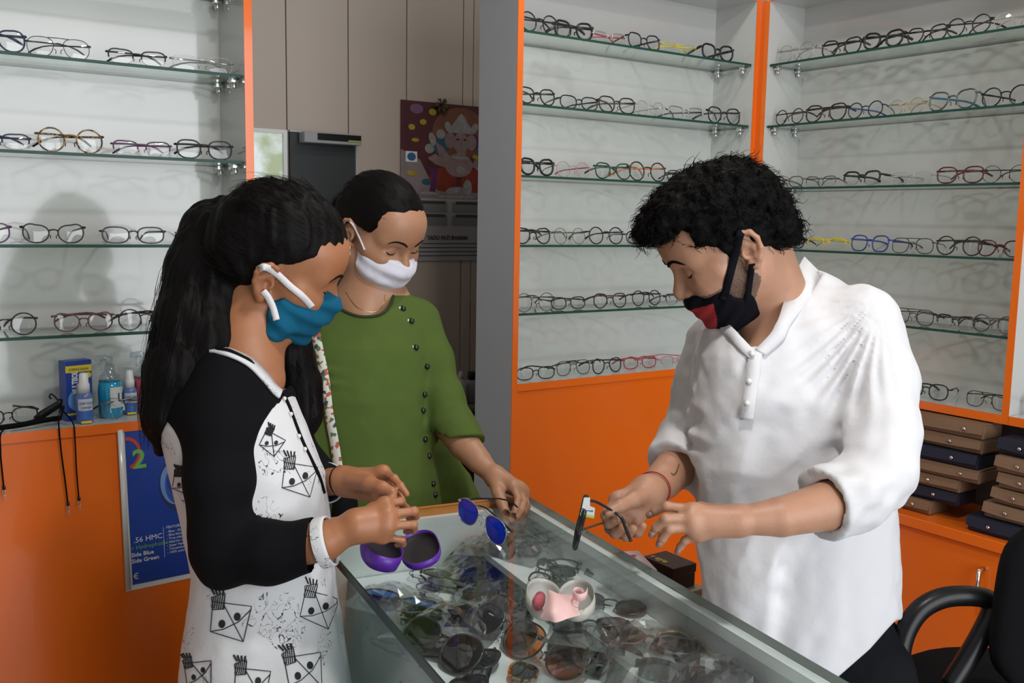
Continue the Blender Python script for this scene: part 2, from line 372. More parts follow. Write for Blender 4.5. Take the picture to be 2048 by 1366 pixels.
# ================================================================== spectacles
rng = random.Random(7)
LENS = glassm('demo_lens', (0.94, 0.95, 0.955), refl=0.045)
def fmat(c):
    cols = {'black': (0.012, 0.012, 0.014), 'dark brown': (0.035, 0.018, 0.012), 'navy': (0.015, 0.022, 0.06), 'gunmetal': (0.07, 0.07, 0.075),
            'silver': (0.5, 0.5, 0.49), 'gold': (0.55, 0.42, 0.2), 'red': (0.38, 0.03, 0.035), 'pink': (0.55, 0.22, 0.27), 'yellow': (0.72, 0.58, 0.03),
            'blue': (0.02, 0.06, 0.26), 'teal': (0.02, 0.17, 0.26), 'maroon': (0.09, 0.012, 0.018), 'purple': (0.10, 0.03, 0.10), 'mauve': (0.13, 0.055, 0.065),
            'green': (0.015, 0.06, 0.045), 'olive': (0.10, 0.095, 0.05), 'clear': (0.55, 0.54, 0.5), 'grey': (0.16, 0.16, 0.165), 'orange': (0.6, 0.18, 0.03)}
    if c == 'tortoise':
        if 'fr_tortoise' in MATS: return MATS['fr_tortoise']
        m, t, N, L = nt('fr_tortoise'); b = N['Principled BSDF']; b.inputs['Roughness'].default_value = 0.22
        tc = N.new('ShaderNodeTexCoord'); n = N.new('ShaderNodeTexNoise'); n.inputs['Scale'].default_value = 95; n.inputs['Detail'].default_value = 2
        L.new(tc.outputs['Object'], n.inputs['Vector']); cr = N.new('ShaderNodeValToRGB')
        cr.color_ramp.elements[0].position = 0.46; cr.color_ramp.elements[0].color = (0.012, 0.007, 0.005, 1)
        cr.color_ramp.elements[1].position = 0.58; cr.color_ramp.elements[1].color = (0.42, 0.22, 0.05, 1)
        L.new(n.outputs['Fac'], cr.inputs[0]); L.new(cr.outputs[0], b.inputs['Base Color']); MATS['fr_tortoise'] = m
        return m
    met = c in ('silver', 'gold', 'gunmetal', 'grey')
    return pm('fr_'+c.replace(' ', '_'), cols[c], rough=0.25, metal=0.7 if met else 0.0, var=0.1, vscale=40)
# style: lens w, lens h, exponent, taper, cat lift, bridge gap, rim radius, kind
ST = {'round': (.045, .043, 2.0, .0, .0, .021, .0016, 'full'), 'fine round': (.044, .042, 2.0, .0, .0, .021, .0008, 'full'),
      'square': (.053, .041, 2.7, .12, .001, .017, .0019, 'full'), 'rectangular': (.054, .034, 2.7, .08, .001, .017, .0017, 'full'),
      'wayfarer': (.052, .043, 2.4, .22, .004, .018, .0020, 'full'), 'thick': (.052, .044, 2.4, .18, .004, .018, .0030, 'full'),
      'cat-eye': (.055, .040, 2.25, .16, .009, .017, .0018, 'full'), 'aviator': (.055, .044, 2.6, .24, .0, .015, .0009, 'double'),
      'half-rim': (.053, .031, 2.9, .12, .002, .017, .0016, 'half'), 'rimless': (.050, .032, 3.0, .10, .0, .018, .0006, 'less'),
      'browline': (.051, .036, 2.8, .15, .002, .018, .0024, 'half'), 'double-bridge': (.051, .042, 2.9, .15, .0, .019, .0012, 'double'),
      'wrap': (.064, .040, 2.5, .20, .006, .012, .0020, 'full'), 'large': (.062, .052, 2.5, .12, .002, .016, .0018, 'full'), 'oversized': (.076, .060, 2.3, .16, .003, .013, .0016, 'full')}
def outline(st, side, k=44):
    w, h, n, tp, cat, gap, rr, kind = ST[st]; pts = []
    for i in range(360):
        t = 2*PI*i/360; c, s = math.cos(t), math.sin(t)
        x = w/2*math.copysign(abs(c)**(2/n), c); z = h/2*math.copysign(abs(s)**(2/n), s)
        g = (h/2-z)/h; x *= 1-tp*g*g
        if kind == 'double' or tp > 0.2: x += 0.0035*g*(1 if True else 0)
        if z > 0: z += cat*max(0, x/(w/2))*(z/(h/2))
        pts.append((side*(gap/2+w/2+x), z+h/2))
    A = np.array(pts); sg = np.linalg.norm(np.diff(np.vstack([A, A[:1]]), axis=0), axis=1); cum = np.concatenate([[0], np.cumsum(sg)]); tt_ = np.linspace(0, cum[-1], k+1)[:-1]
    B_ = np.vstack([A, A[:1]]); return [(float(np.interp(s_, cum, B_[:, 0])), float(np.interp(s_, cum, B_[:, 1]))) for s_ in tt_]
GCACHE = {}
def glasses_meshes(st, col, lens=None, tcol=None):
    key = (st, col, lens, tcol)
    if key in GCACHE: return GCACHE[key]
    w, h, n, tp, cat, gap, rr, kind = ST[st]; fm = fmat(col)
    f = MB(); lm = []
    for sd in (-1, 1):
        o = outline(st, sd); k = len(o)
        P3 = [(x, 0, z) for x, z in o]
        if kind in ('full', 'double'): f.tube(P3, rr, 6, closed=True, flat=1.0)
        elif kind == 'half':
            top = [p for p in P3[:k//2+1]]; top = [(P3[-1])]+top+[P3[k//2+1]]
            f.tube(top, [rr*1.1]*len(top), 6); f.tube([P3[(k//2+1+j) % k] for j in range(k//2-1)], 0.0004, 4)
        else: f.tube(P3, .0004, 4, closed=True)
        l = MB(); cx = sum(p[0] for p in P3)/k; cz = sum(p[2] for p in P3)/k
        v = [(cx, -0.0022, cz)]+[(cx+(x-cx)*.55, -0.0016, cz+(z-cz)*.55) for x, y, z in P3]+[(cx+(x-cx)*.985, 0, cz+(z-cz)*.985) for x, y, z in P3]
        fc = [(0, 1+j, 1+(j+1) % k) for j in range(k)]+[(1+j, 1+k+j, 1+k+(j+1) % k, 1+(j+1) % k) for j in range(k)]
        if sd < 0: fc = [tuple(reversed(q)) for q in fc]
        l.add(v, fc); lm.append(l.mesh('lens', lens or LENS, True))
        # end piece and nose pad
        xo = sd*(gap/2+w); zh = h*0.74+cat*0.7
        f.tube([(sd*(gap/2+w*0.93), 0, zh), (xo+sd*.002, 0, zh), (xo+sd*.004, .005, zh)], [max(rr, .0012)*1.25]*3, 6)
        f.tube([(sd*(gap/2+.001), .001, h*.45), (sd*(gap/2-.003), .006, h*.40), (sd*(gap/2-.002), .006, h*.25)], max(.0009, rr*.6), 5)
    zb = h*0.66
    f.tube([(-gap/2-.002, 0, zb), (-gap/4, -.001, zb+.003), (gap/4, -.001, zb+.003), (gap/2+.002, 0, zb)], max(rr, .0009), 6)
    if kind == 'double': f.tube([(-gap/2-w*.25, 0, h*.985), (0, 0, h*1.0), (gap/2+w*.25, 0, h*.985)], max(rr, .0009), 6)
    fr = f.mesh('frame', fm, True)
    tm = fmat(tcol) if tcol else fm
    t = MB(); rt = max(rr, .0013)
    t.tube([(0, 0, 0), (0, .03, .0005), (0, .085, .0), (0, .102, -.003), (0, .118, -.009), (0, .132, -.018)], [rt*1.5, rt*1.4, rt*1.2, rt*1.3, rt*1.7, rt*1.3], 6, flat=0.55)
    GCACHE[key] = (fr, lm, t.mesh('temple', tm, True), gap/2+w+.004, h*0.74+cat*0.7, gap+2*w+.012, h)
    return GCACHE[key]
NG = [0]
def spectacles(loc, rz, st, col, width, label, group, lens=None, fold=1.1, tilt=0.10, tcol=None, name='eyeglasses', cat='eyeglasses', flat=False, M=None, foldr=None):
    fr, lm, tm, xh, zh, W0, h = glasses_meshes(st, col, lens, tcol)
    root = empty(name, loc, rz, label, cat, group)
    s = width/W0; root.scale = (s, s, s)
    if M is not None: root.matrix_world = M @ Matrix.Scale(s, 4)
    elif flat: root.rotation_euler = (-PI/2+0.12, 0, rz)
    else: root.rotation_euler = (-tilt, 0, rz)
    link(bpy.data.objects.new('frame', fr), root)
    for q in lm: link(bpy.data.objects.new('lens', q), root)
    for sd in (-1, 1):
        t = bpy.data.objects.new('temple', tm); link(t, root)
        t.location = (sd*xh, .005+(.004 if sd > 0 else 0), zh)
        a = fold if (sd < 0 or foldr is None) else foldr
        dro_ = math.asin(max(-.2, min(.2, (zh-.018-.004)/.134))); tl = 0 if M is not None else tilt
        t.rotation_euler = ((tl-dro_ if a < .6 else (tl*.5+.01-.02*sd)), 0, -a if sd < 0 else a)
    return root
ORD = ['first', 'second', 'third', 'fourth', 'fifth', 'sixth', 'seventh']
def row(unit, k, shelfname, items):
    """items: px left, px right, style, colour[, fold, temple colour]"""
    zz = (SHR if unit == 'right' else SH)[k]
    for i, it in enumerate(items):
        x0, x1, st, col = it[:4]; fold = it[4] if len(it) > 4 and it[4] is not None else rng.choice([1.0, 1.15, 1.3, 0.25])
        tcol = it[5] if len(it) > 5 else None
        off = 0.030+0.014*(i % 2)+rng.uniform(-.004, .006)
        py = 683
        if unit == 'right':
            X = XF+off
            def yy(px):
                lo, hi = 0, 1366
                for _ in range(40):
                    mid = (lo+hi)/2
                    if onX(px, mid, X)[2] > zz: lo = mid
                    else: hi = mid
                return onX(px, lo, X)[1]
            a, b = yy(x0), yy(x1); wdt = min(.150, max(.122, abs(a-b))); yc_ = min(max((a+b)/2, YR0+TH+wdt/2+.004), YR1-TH-wdt/2-.004); loc = (X, yc_, zz); rz = -PI/2+rng.uniform(-.12, .12)
        else:
            Y = YF+off
            def xx(px):
                lo, hi = 0, 1366
                for _ in range(40):
                    mid = (lo+hi)/2
                    if onY(px, mid, Y)[2] > zz: lo = mid
                    else: hi = mid
                return onY(px, lo, Y)[0]
            a, b = xx(x0), xx(x1); wdt = min(.150, max(.122, abs(a-b))); x_lo, x_hi = (XM0+TH, XM1-TH) if unit == 'middle' else (XL0, XL1-TH); loc = (min(max((a+b)/2, x_lo+wdt/2+.004), x_hi-wdt/2-.004), Y, zz); rz = rng.uniform(-.10, .10)
        rr = ST[st][6]*wdt/.13
        loc = (loc[0], loc[1], loc[2]+rr+0.0006)
        lb = f"{col} {st} glasses, {ORD[i]} from left on the {shelfname} of the {unit} cabinet"
        spectacles(loc, rz, st, col, wdt, lb, f'eyeglasses in the {unit} cabinet', fold=fold, tilt=rng.uniform(.05, .16), tcol=tcol)
row('left', 1, 'top shelf', [(-85, 52, 'wayfarer', 'navy'), (54, 180, 'aviator', 'gunmetal', 1.2), (212, 336, 'half-rim', 'black', 1.25), (340, 470, 'rimless', 'silver', 1.2)])
row('left', 2, 'second shelf', [(-75, 64, 'half-rim', 'navy', 1.2), (70, 212, 'round', 'tortoise', 1.0), (222, 345, 'half-rim', 'purple', 1.15), (350, 468, 'square', 'black', 1.15)])
row('left', 3, 'third shelf', [(-110, 20, 'cat-eye', 'purple', .2), (42, 172, 'cat-eye', 'black', .2), (200, 333, 'rectangular', 'gunmetal', .25), (350, 470, 'rimless', 'silver', .3)])
row('left', 4, 'lowest shelf', [(-55, 77, 'round', 'black', .3), (105, 230, 'cat-eye', 'mauve', 1.2), (232, 352, 'round', 'gunmetal', 1.1)])
row('middle', 0, 'top shelf', [(1020, 1108, 'round', 'black'), (1108, 1186, 'thick', 'black'), (1188, 1252, 'half-rim', 'silver', 1.2, 'red'), (1254, 1323, 'wayfarer', 'black'), (1324, 1394, 'rimless', 'yellow'), (1404, 1466, 'thick', 'black')])
row('middle', 1, 'second shelf', [(1030, 1108, 'wayfarer', 'black'), (1118, 1198, 'rectangular', 'black'), (1196, 1272, 'square', 'dark brown'), (1272, 1330, 'fine round', 'silver'), (1332, 1412, 'half-rim', 'silver', .9, 'black'), (1420, 1486, 'wayfarer', 'black')])
row('middle', 2, 'third shelf', [(1036, 1112, 'thick', 'black'), (1112, 1182, 'fine round', 'pink', .3, 'red'), (1190, 1262, 'wayfarer', 'green'), (1256, 1334, 'round', 'dark brown', 1.0, 'orange'), (1334, 1400, 'rectangular', 'gunmetal')])
row('middle', 3, 'fourth shelf', [(1028, 1104, 'wayfarer', 'black'), (1104, 1176, 'fine round', 'olive'), (1176, 1248, 'round', 'black'), (1252, 1326, 'rectangular', 'gunmetal')])
row('middle', 4, 'lowest shelf', [(1012, 1098, 'fine round', 'gunmetal'), (1100, 1174, 'rectangular', 'black', .3), (1188, 1252, 'wayfarer', 'dark brown'), (1262, 1324, 'round', 'black'), (1326, 1392, 'half-rim', 'black')])
row('middle', 5, 'white ledge', [(1032, 1110, 'rectangular', 'black', .3), (1112, 1182, 'double-bridge', 'black'), (1184, 1244, 'wayfarer', 'black'), (1246, 1314, 'rectangular', 'red'), (1318, 1384, 'half-rim', 'pink', .3)])
row('right', 0, 'top shelf', [(1541, 1628, 'fine round', 'silver'), (1640, 1722, 'wayfarer', 'black'), (1724, 1806, 'thick', 'black'), (1816, 1888, 'wayfarer', 'black'), (1888, 1984, 'round', 'black'), (1992, 2075, 'fine round', 'clear')])
row('right', 1, 'second shelf', [(1547, 1608, 'round', 'dark brown'), (1608, 1692, 'wayfarer', 'dark brown'), (1692, 1766, 'round', 'black', .4, 'blue'), (1774, 1848, 'fine round', 'gold'), (1850, 1956, 'wayfarer', 'grey', .5, 'teal'), (1956, 2062, 'round', 'black')])
row('right', 2, 'third shelf', [(1541, 1606, 'rectangular', 'olive'), (1606, 1676, 'half-rim', 'grey'), (1680, 1764, 'browline', 'black'), (1776, 1868, 'rimless', 'silver'), (1870, 1968, 'square', 'maroon'), (1982, 2070, 'fine round', 'gunmetal')])
row('right', 3, 'fourth shelf', [(1540, 1612, 'rectangular', 'black'), (1612, 1692, 'half-rim', 'yellow'), (1694, 1782, 'square', 'blue'), (1782, 1866, 'double-bridge', 'dark brown'), (1868, 1966, 'round', 'black'), (1972, 2056, 'wayfarer', 'maroon')])
row('right', 4, 'lowest shelf', [(1700, 1776, 'round', 'gunmetal'), (1782, 1868, 'double-bridge', 'black'), (1870, 1950, 'browline', 'gunmetal'), (1952, 2030, 'round', 'grey')])
row('right', 5, 'white ledge', [(1806, 1896, 'square', 'black', .3), (1942, 2026, 'double-bridge', 'dark brown')])
spectacles((2.37, 1.16, SHR[5]+.003), -PI/2, 'thick', 'black', .14, 'thick black glasses on the ledge of the cabinet at the right edge', 'eyeglasses at the right edge')
# ================================================================== sunglasses inside and on the counter
def slens(name, tint, gcol=(1, 1, 1), refl=.08): return glassm('sun_'+name, tint, refl=refl, rough=.03, gcol=gcol)
SL = {'grey': slens('grey', (.07, .075, .08)), 'olive': slens('olive', (.075, .075, .045)), 'brown': slens('brown', (.06, .03, .024)), 'orange': slens('orange', (.75, .26, .07)),
      'teal': slens('teal', (.09, .20, .21)), 'black': slens('black', (.02, .02, .023)), 'blue mirror': slens('bluem', (.03, .05, .2), (.15, .45, .9), .5), 'clear': LENS, 'pale': slens('pale', (.20, .205, .20))}
BAGM = glassm('clear_plastic', (.90, .915, .92), refl=.20, rough=.08)
def bagmesh(w, l, hgt, seed):
    r2 = random.Random(seed); nu, nv = 12, 10
    ph = [r2.uniform(0, 6) for _ in range(6)]
    def surf(sgn):
        P = []
        for i in range(nu+1):
            rw = []
            for j in range(nv+1):
                u, v = i/nu, j/nv
                e = (math.sin(PI*u)*math.sin(PI*v))**.45
                cr = .0035*math.sin(9*u+5*v+ph[0])+.003*math.sin(14*v-8*u+ph[1])+.002*math.sin(23*u+17*v+ph[2])+.0025*r2.uniform(-1, 1)
                z = hgt*e*(1 if sgn > 0 else .04)+max(-.25*hgt, cr)*e*(1 if sgn > 0 else .0)
                rw.append(((u-.5)*w*(1+.05*math.sin(7*v+ph[3])), (v-.5)*l*(1+.05*math.sin(6*u+ph[4])), max(.0006, z) if sgn > 0 else .0003))
            P.append(rw)
        return P
    m = MB(); m.grid(surf(1)); m.grid(surf(-1))
    return m.mesh('bag', BAGM, False)
def plastic_bag(px, py, z, w, l, h, rz, seed, label):
    u, v = cpos(px, py, z+h*.5)
    o = link(bpy.data.objects.new('plastic_bag', bagmesh(w, l, h, seed)))
    o.matrix_world = CM @ Matrix.Translation((u, v, z+.0004)) @ Matrix.Rotation(rz, 4, 'Z')
    tag(o, label, 'plastic bag', 'clear plastic bags in the counter')
def sun(px, py, z, rz, st, col, lens, width, label, fold=1.45, tip=.14, up=0.0):
    """folded pair lying lens-up on a shelf of the counter; rz turns it in counter coordinates"""
    h = ST[st][1]*width/.13; u, v = cpos(px, py, z+.012)
    M = CM @ Matrix.Translation((u, v, z+.006+up)) @ Matrix.Rotation(rz, 4, 'Z') @ Matrix.Rotation(-PI/2+tip, 4, 'X') @ Matrix.Translation((0, -.004, -h*.5))
    return spectacles((0, 0, 0), 0, st, col, width, label, 'eyewear in the glass counter', lens=SL[lens], fold=fold, M=M @ Matrix.Identity(4), name='sunglasses' if lens != 'clear' else 'eyeglasses', cat='sunglasses' if lens != 'clear' else 'eyeglasses', foldr=fold-.12)
sun(800, 1195, ZS2, 2.2, 'wrap', 'black', 'blue mirror', 0.162, 'blue mirrored wrap sunglasses by the front glass of the counter')
sun(850, 1160, ZS2, 1.4, 'fine round', 'grey', 'clear', .125, 'thin grey glasses lying under the purple case')
sun(935, 1120, ZS2, -1.15, 'oversized', 'olive', 'olive', 0.162, 'olive-lensed large sunglasses right of the purple case', tip=.72, up=.022)
sun(985, 1190, ZS2, -1.3, 'oversized', 'black', 'black', 0.168, 'black sunglasses in a bag left of the pink cloth', tip=.72, up=.022)
sun(895, 1225, ZS2, 2.6, 'wrap', 'black', 'black', 0.157, 'black wrap sunglasses in a sparkling bag, middle of the lower shelf')
sun(890, 1300, ZS2, -1.2, 'oversized', 'gunmetal', 'grey', 0.178, 'big grey-lensed sunglasses near the front glass', tip=.72, up=.022)
sun(1015, 1268, ZS2, -1.35, 'oversized', 'grey', 'pale', 0.162, 'pale grey large sunglasses below the bagged black pair', tip=.72, up=.022)
sun(1100, 1310, ZS2, -1.25, 'oversized', 'dark brown', 'orange', 0.178, 'large sunglasses with orange lenses', tip=.72, up=.022)
sun(1195, 1320, ZS2, -1.15, 'oversized', 'black', 'olive', 0.178, 'olive-lensed sunglasses right of the orange pair', tip=.72, up=.022)
sun(1035, 1362, ZS2, .9, 'square', 'tortoise', 'brown', .135, 'brown tortoiseshell sunglasses below the orange-lensed pair')
sun(1300, 1366, ZS2, -1.3, 'oversized', 'dark brown', 'brown', 0.168, 'dark brown sunglasses at the bottom edge of the counter', tip=.72, up=.022)
sun(1060, 1080, ZS1, 1.0, 'wrap', 'black', 'brown', 0.151, 'brown-lensed sunglasses in a bag beside the woman\'s hand')
sun(1085, 1140, ZS1, .9, 'rectangular', 'black', 'clear', .135, 'black rectangular glasses above the pink cloth')
sun(1165, 1132, ZS1, -.75, 'square', 'black', 'clear', .140, 'black square glasses with folded arms near the back rail')
sun(1220, 1205, ZS1, -.85, 'round', 'gunmetal', 'black', .130, 'round dark sunglasses right of the pink cloth')
sun(1180, 1245, ZS1, -.5, 'wayfarer', 'navy', 'pale', .125, 'blue-grey glasses in a bag below the pink cloth')
sun(1300, 1275, ZS1, -.85, 'wrap', 'grey', 'teal', 0.162, 'sunglasses with grey-teal lenses, middle of the back shelf')
sun(1395, 1285, ZS1, -.80, 'round', 'gold', 'clear', .130, 'thin gold round glasses next to the counter back')
sun(1440, 1350, ZS1, -.6, 'wayfarer', 'black', 'grey', .130, 'black glasses in a bag near the bottom edge')
sun(1525, 1345, ZS1, -.85, 'rectangular', 'black', 'black', .140, 'black narrow sunglasses next to the man\'s shirt')
sun(840, 1290, ZS2, 2.3, 'large', 'black', 'grey', .165, 'dark grey sunglasses touching the front glass near the bottom edge', up=.004)
sun(955, 1345, ZS2, -2.2, 'large', 'black', 'black', .165, 'black-lensed sunglasses at the bottom edge left of the orange pair', up=.003)
sun(905, 1165, ZS2, 2.0, 'wayfarer', 'olive', 'olive', .140, 'olive framed sunglasses between the purple case and the bags', up=.010)
sun(1050, 1215, ZS2, -2.2, 'wrap', 'black', 'grey', .150, 'grey wrap sunglasses under the edge of the back shelf')
sun(1240, 1345, ZS2, 2.2, 'large', 'gunmetal', 'pale', .160, 'pale lensed sunglasses right of the olive pair', up=.012)
sun(1130, 1165, ZS1, 1.2, 'wayfarer', 'black', 'grey', .135, 'black grey-lensed sunglasses just above the pink cloth', up=.008)
sun(1370, 1345, ZS1, -.9, 'large', 'black', 'pale', .150, 'clear-lensed black glasses at the bottom edge of the back shelf')
plastic_bag(790, 1190, ZS2, .12, .15, .030, .5, 1, 'clear plastic bag round the blue mirrored sunglasses')
plastic_bag(930, 1135, ZS2, .13, .17, .036, -.6, 2, 'clear plastic bag round the olive sunglasses')
plastic_bag(985, 1195, ZS2, .15, .18, .036, -.5, 3, 'clear plastic bag left of the pink cloth')
plastic_bag(915, 1235, ZS2, .13, .15, .034, .7, 4, 'sparkling clear plastic bag in the middle of the lower shelf')
plastic_bag(1045, 1080, ZS1, .14, .17, .036, .4, 5, 'clear plastic bag beside the woman\'s hand')
plastic_bag(975, 1085, ZS1, .09, .11, .026, .9, 6, 'small clear plastic bag under the blue sunglasses')
plastic_bag(1180, 1250, ZS1, .10, .13, .034, .8, 7, 'clear plastic bag below the pink cloth')
plastic_bag(1305, 1290, ZS1, .13, .19, .036, -.7, 8, 'clear plastic bag round the teal-lensed sunglasses')
plastic_bag(1440, 1350, ZS1, .12, .15, .034, -.6, 9, 'clear plastic bag near the bottom edge')
# ================================================================== implicit-surface modeller for people, hair and cloth
F4 = np.float32
def c3(px, py, z): return np.array([(px-1024)*z/FPX, (py-683)*z/FPX, z])       # camera-aligned metres: right, down, forward
def c2w(P): return CAM + np.asarray(P, float) @ CMAT.T
def w2c(P): return (np.asarray(P, float)-CAM) @ CMAT
def _hash(ix, iy, iz, s):
    h = (ix.astype(np.int64)*374761393 + iy.astype(np.int64)*668265263 + iz.astype(np.int64)*2147483647 + s*974711) & 0x7fffffff
    h = ((h ^ (h >> 13))*1274126177) & 0x7fffffff
    return ((h ^ (h >> 16)) & 0xffff).astype(F4)/65535.0
def vnoise(P, s=0):
    i = np.floor(P).astype(np.int64); f = (P-i).astype(F4); u = f*f*(3-2*f)
    r = 0
    for a in (0, 1):
        for b in (0, 1):
            for c in (0, 1):
                w = (u[:, 0] if a else 1-u[:, 0])*(u[:, 1] if b else 1-u[:, 1])*(u[:, 2] if c else 1-u[:, 2])
                r = r + w*_hash(i[:, 0]+a, i[:, 1]+b, i[:, 2]+c, s)
    return r*2-1
def smin(a, b, k):
    if k <= 0: return np.minimum(a, b)
    h = np.clip(.5+.5*(b-a)/k, 0, 1); return b+(a-b)*h-k*h*(1-h)
def smax(a, b, k): return -smin(-a, -b, k)
def rcone(a, b, ra, rb):
    a = np.asarray(a, F4); b = np.asarray(b, F4); ba = b-a; bb = float(ba @ ba)+1e-9
    def f(P):
        pa = P-a; h = np.clip(pa @ ba/bb, 0, 1); q = pa-h[:, None]*ba
        return np.sqrt((q*q).sum(1))-(ra+(rb-ra)*h)
    return f
def ball(c, r): return rcone(c, c, r, r)
def ell(c, rad, B=None):
    c = np.asarray(c, F4); rad = np.asarray(rad, F4); Bm = None if B is None else np.asarray(B, F4)
    def f(P):
        q = P-c
        if Bm is not None: q = q @ Bm
        k0 = np.sqrt(((q/rad)**2).sum(1)); k1 = np.sqrt(((q/(rad*rad))**2).sum(1))+1e-9
        return k0*(k0-1)/k1
    return f
def loft(rows, p=2.3):
    """rows: (py, px left, px right, z centre, half depth): elliptic sections stacked downwards"""
    A = []
    for (py, xl, xr, z, hz) in rows:
        A.append(((py-683)*z/FPX, ((xl+xr)/2-1024)*z/FPX, (xr-xl)/2*z/FPX, z, hz))
    A = np.array(A, F4); ys = A[:, 0]
    def f(P):
        y = P[:, 1]
        x0, hx, z0, hz = (np.interp(y, ys, A[:, i]).astype(F4) for i in (1, 2, 3, 4))
        n = (np.abs((P[:, 0]-x0)/hx)**p+np.abs((P[:, 2]-z0)/hz)**p)**(1/p)
        d = (n-1)*np.minimum(hx, hz)
        return np.maximum(d, np.maximum(ys[0]-y, y-ys[-1]))
    return f
class Sdf:
    def __init__(s): s.ops = []
    def add(s, f, k=.01): s.ops.append((f, k, 0)); return s
    def cut(s, f, k=.004): s.ops.append((f, k, 1)); return s
    def clip(s, f, k=.004): s.ops.append((f, k, 2)); return s      # keep where f<0
    def disp(s, f): s.ops.append((f, 0, 3)); return s              # adds f(P) to the distance
    def chain(s, pts, rs, k=.01, k0=None):
        for i in range(len(pts)-1): s.add(rcone(pts[i], pts[i+1], rs[i], rs[i+1]), (k if (i or k0 is None) else k0) if i else (k0 if k0 is not None else k))
        return s
    def __call__(s, P, use=None):
        d = np.full(len(P), 1.0, F4)
        for i, (f, k, m) in enumerate(s.ops):
            if use is not None and not use[i]: continue
            v = f(P).astype(F4)
            if m == 0: d = smin(d, v, k)
            elif m == 1: d = smax(d, -v, k)
            elif m == 2: d = smax(d, v, k)
            else: d = d+v
        return d
    def hit(s, px, py, z0=.8, z1=2.6, n=220):
        """first surface depth along a pixel's ray"""
        zs = np.linspace(z0, z1, n); P = np.stack([(px-1024)*zs/FPX, (py-683)*zs/FPX, zs], 1).astype(F4)
        d = s(P); i = np.argmax(d < 0)
        if d[i] >= 0: return None
        a, b = zs[max(i-1, 0)], zs[i]
        for _ in range(14):
            m = (a+b)/2
            if s(np.array([[(px-1024)*m/FPX, (py-683)*m/FPX, m]], F4))[0] < 0: b = m
            else: a = m
        return b
def polygonise(fn, lo, hi, vox, B=22):
    """surface nets over a box, evaluated only in blocks near the surface"""
    lo = np.asarray(lo, float); n = np.ceil((np.asarray(hi, float)-lo)/vox).astype(int)+1
    V = np.full(tuple(n), 1.0, F4)
    nb = [range(0, n[i], B) for i in range(3)]
    cs = np.array([(a, b, c) for a in nb[0] for b in nb[1] for c in nb[2]])
    ctr = (lo+(cs+B/2)*vox).astype(F4); rad = B*vox*.87
    isS = isinstance(fn, Sdf)
    if isS: per = [None if m == 3 else f(ctr) for f, k, m in fn.ops]
    dc = fn(ctr)
    act = np.abs(dc) < rad*1.7+.012
    for j, (a, b, c) in enumerate(cs):
        e = (min(a+B, n[0]), min(b+B, n[1]), min(c+B, n[2]))
        if not act[j]:
            V[a:e[0], b:e[1], c:e[2]] = dc[j]; continue
        g = np.stack(np.meshgrid(np.arange(a, e[0]), np.arange(b, e[1]), np.arange(c, e[2]), indexing='ij'), -1).reshape(-1, 3)
        P = (lo+g*vox).astype(F4)
        if isS:
            use = [m >= 2 or per[i][j] < rad*1.25+.01+3*k for i, (f, k, m) in enumerate(fn.ops)]
            V[a:e[0], b:e[1], c:e[2]] = fn(P, use).reshape(e[0]-a, e[1]-b, e[2]-c)
        else: V[a:e[0], b:e[1], c:e[2]] = fn(P).reshape(e[0]-a, e[1]-b, e[2]-c)
    S = V < 0
    cell = np.zeros(tuple(n-1), np.int8)
    for dx in (0, 1):
        for dy in (0, 1):
            for dz in (0, 1): cell += S[dx:n[0]-1+dx, dy:n[1]-1+dy, dz:n[2]-1+dz]
    ac = np.argwhere((cell > 0) & (cell < 8))
    idx = np.full(tuple(n-1), -1, np.int32); idx[ac[:, 0], ac[:, 1], ac[:, 2]] = np.arange(len(ac))
    acc = np.zeros((len(ac), 3)); cnt = np.zeros(len(ac))
    cor = [(0, 0, 0), (1, 0, 0), (0, 1, 0), (1, 1, 0), (0, 0, 1), (1, 0, 1), (0, 1, 1), (1, 1, 1)]
    cv = [V[ac[:, 0]+q[0], ac[:, 1]+q[1], ac[:, 2]+q[2]] for q in cor]
    for i, j in ((0, 1), (2, 3), (4, 5), (6, 7), (0, 2), (1, 3), (4, 6), (5, 7), (0, 4), (1, 5), (2, 6), (3, 7)):
        a, b = cv[i], cv[j]; m = (a < 0) != (b < 0); t = np.where(m, a/(a-b+1e-12), 0)
        p = np.array(cor[i])+t[:, None]*(np.array(cor[j])-np.array(cor[i])); acc[m] += p[m]; cnt[m] += 1
    verts = lo+(ac+acc/cnt[:, None])*vox
    faces = []
    for ax in range(3):
        o1, o2 = [(1, 2), (2, 0), (0, 1)][ax]
        sl0 = [slice(0, n[i]-1) if i == ax else slice(1, n[i]-1) for i in range(3)]; sl1 = list(sl0); sl1[ax] = slice(1, n[ax])
        A, Bv = S[tuple(sl0)], S[tuple(sl1)]; e = np.argwhere(A != Bv)
        if not len(e): continue
        base = e.copy(); base[:, o1] += 1; base[:, o2] += 1
        fl = A[e[:, 0], e[:, 1], e[:, 2]]
        def at(d1, d2):
            q = base.copy(); q[:, o1] -= d1; q[:, o2] -= d2; return idx[q[:, 0], q[:, 1], q[:, 2]]
        q = np.stack([at(1, 1), at(0, 1), at(0, 0), at(1, 0)], 1)
        q[~fl] = q[~fl][:, ::-1]; faces.append(q)
    Fq = np.concatenate(faces); Fq = Fq[(Fq >= 0).all(1)]
    return verts, Fq
def relax(v, f, it=2, w=.5):
    e = np.concatenate([f[:, [0, 1]], f[:, [1, 2]], f[:, [2, 3]], f[:, [3, 0]]]); e = np.concatenate([e, e[:, ::-1]])
    n = np.bincount(e[:, 0], minlength=len(v)).astype(float); n[n == 0] = 1
    for _ in range(it):
        s = np.stack([np.bincount(e[:, 0], weights=v[e[:, 1], i], minlength=len(v)) for i in range(3)], 1)/n[:, None]
        v = v+(s-v)*w
    return v
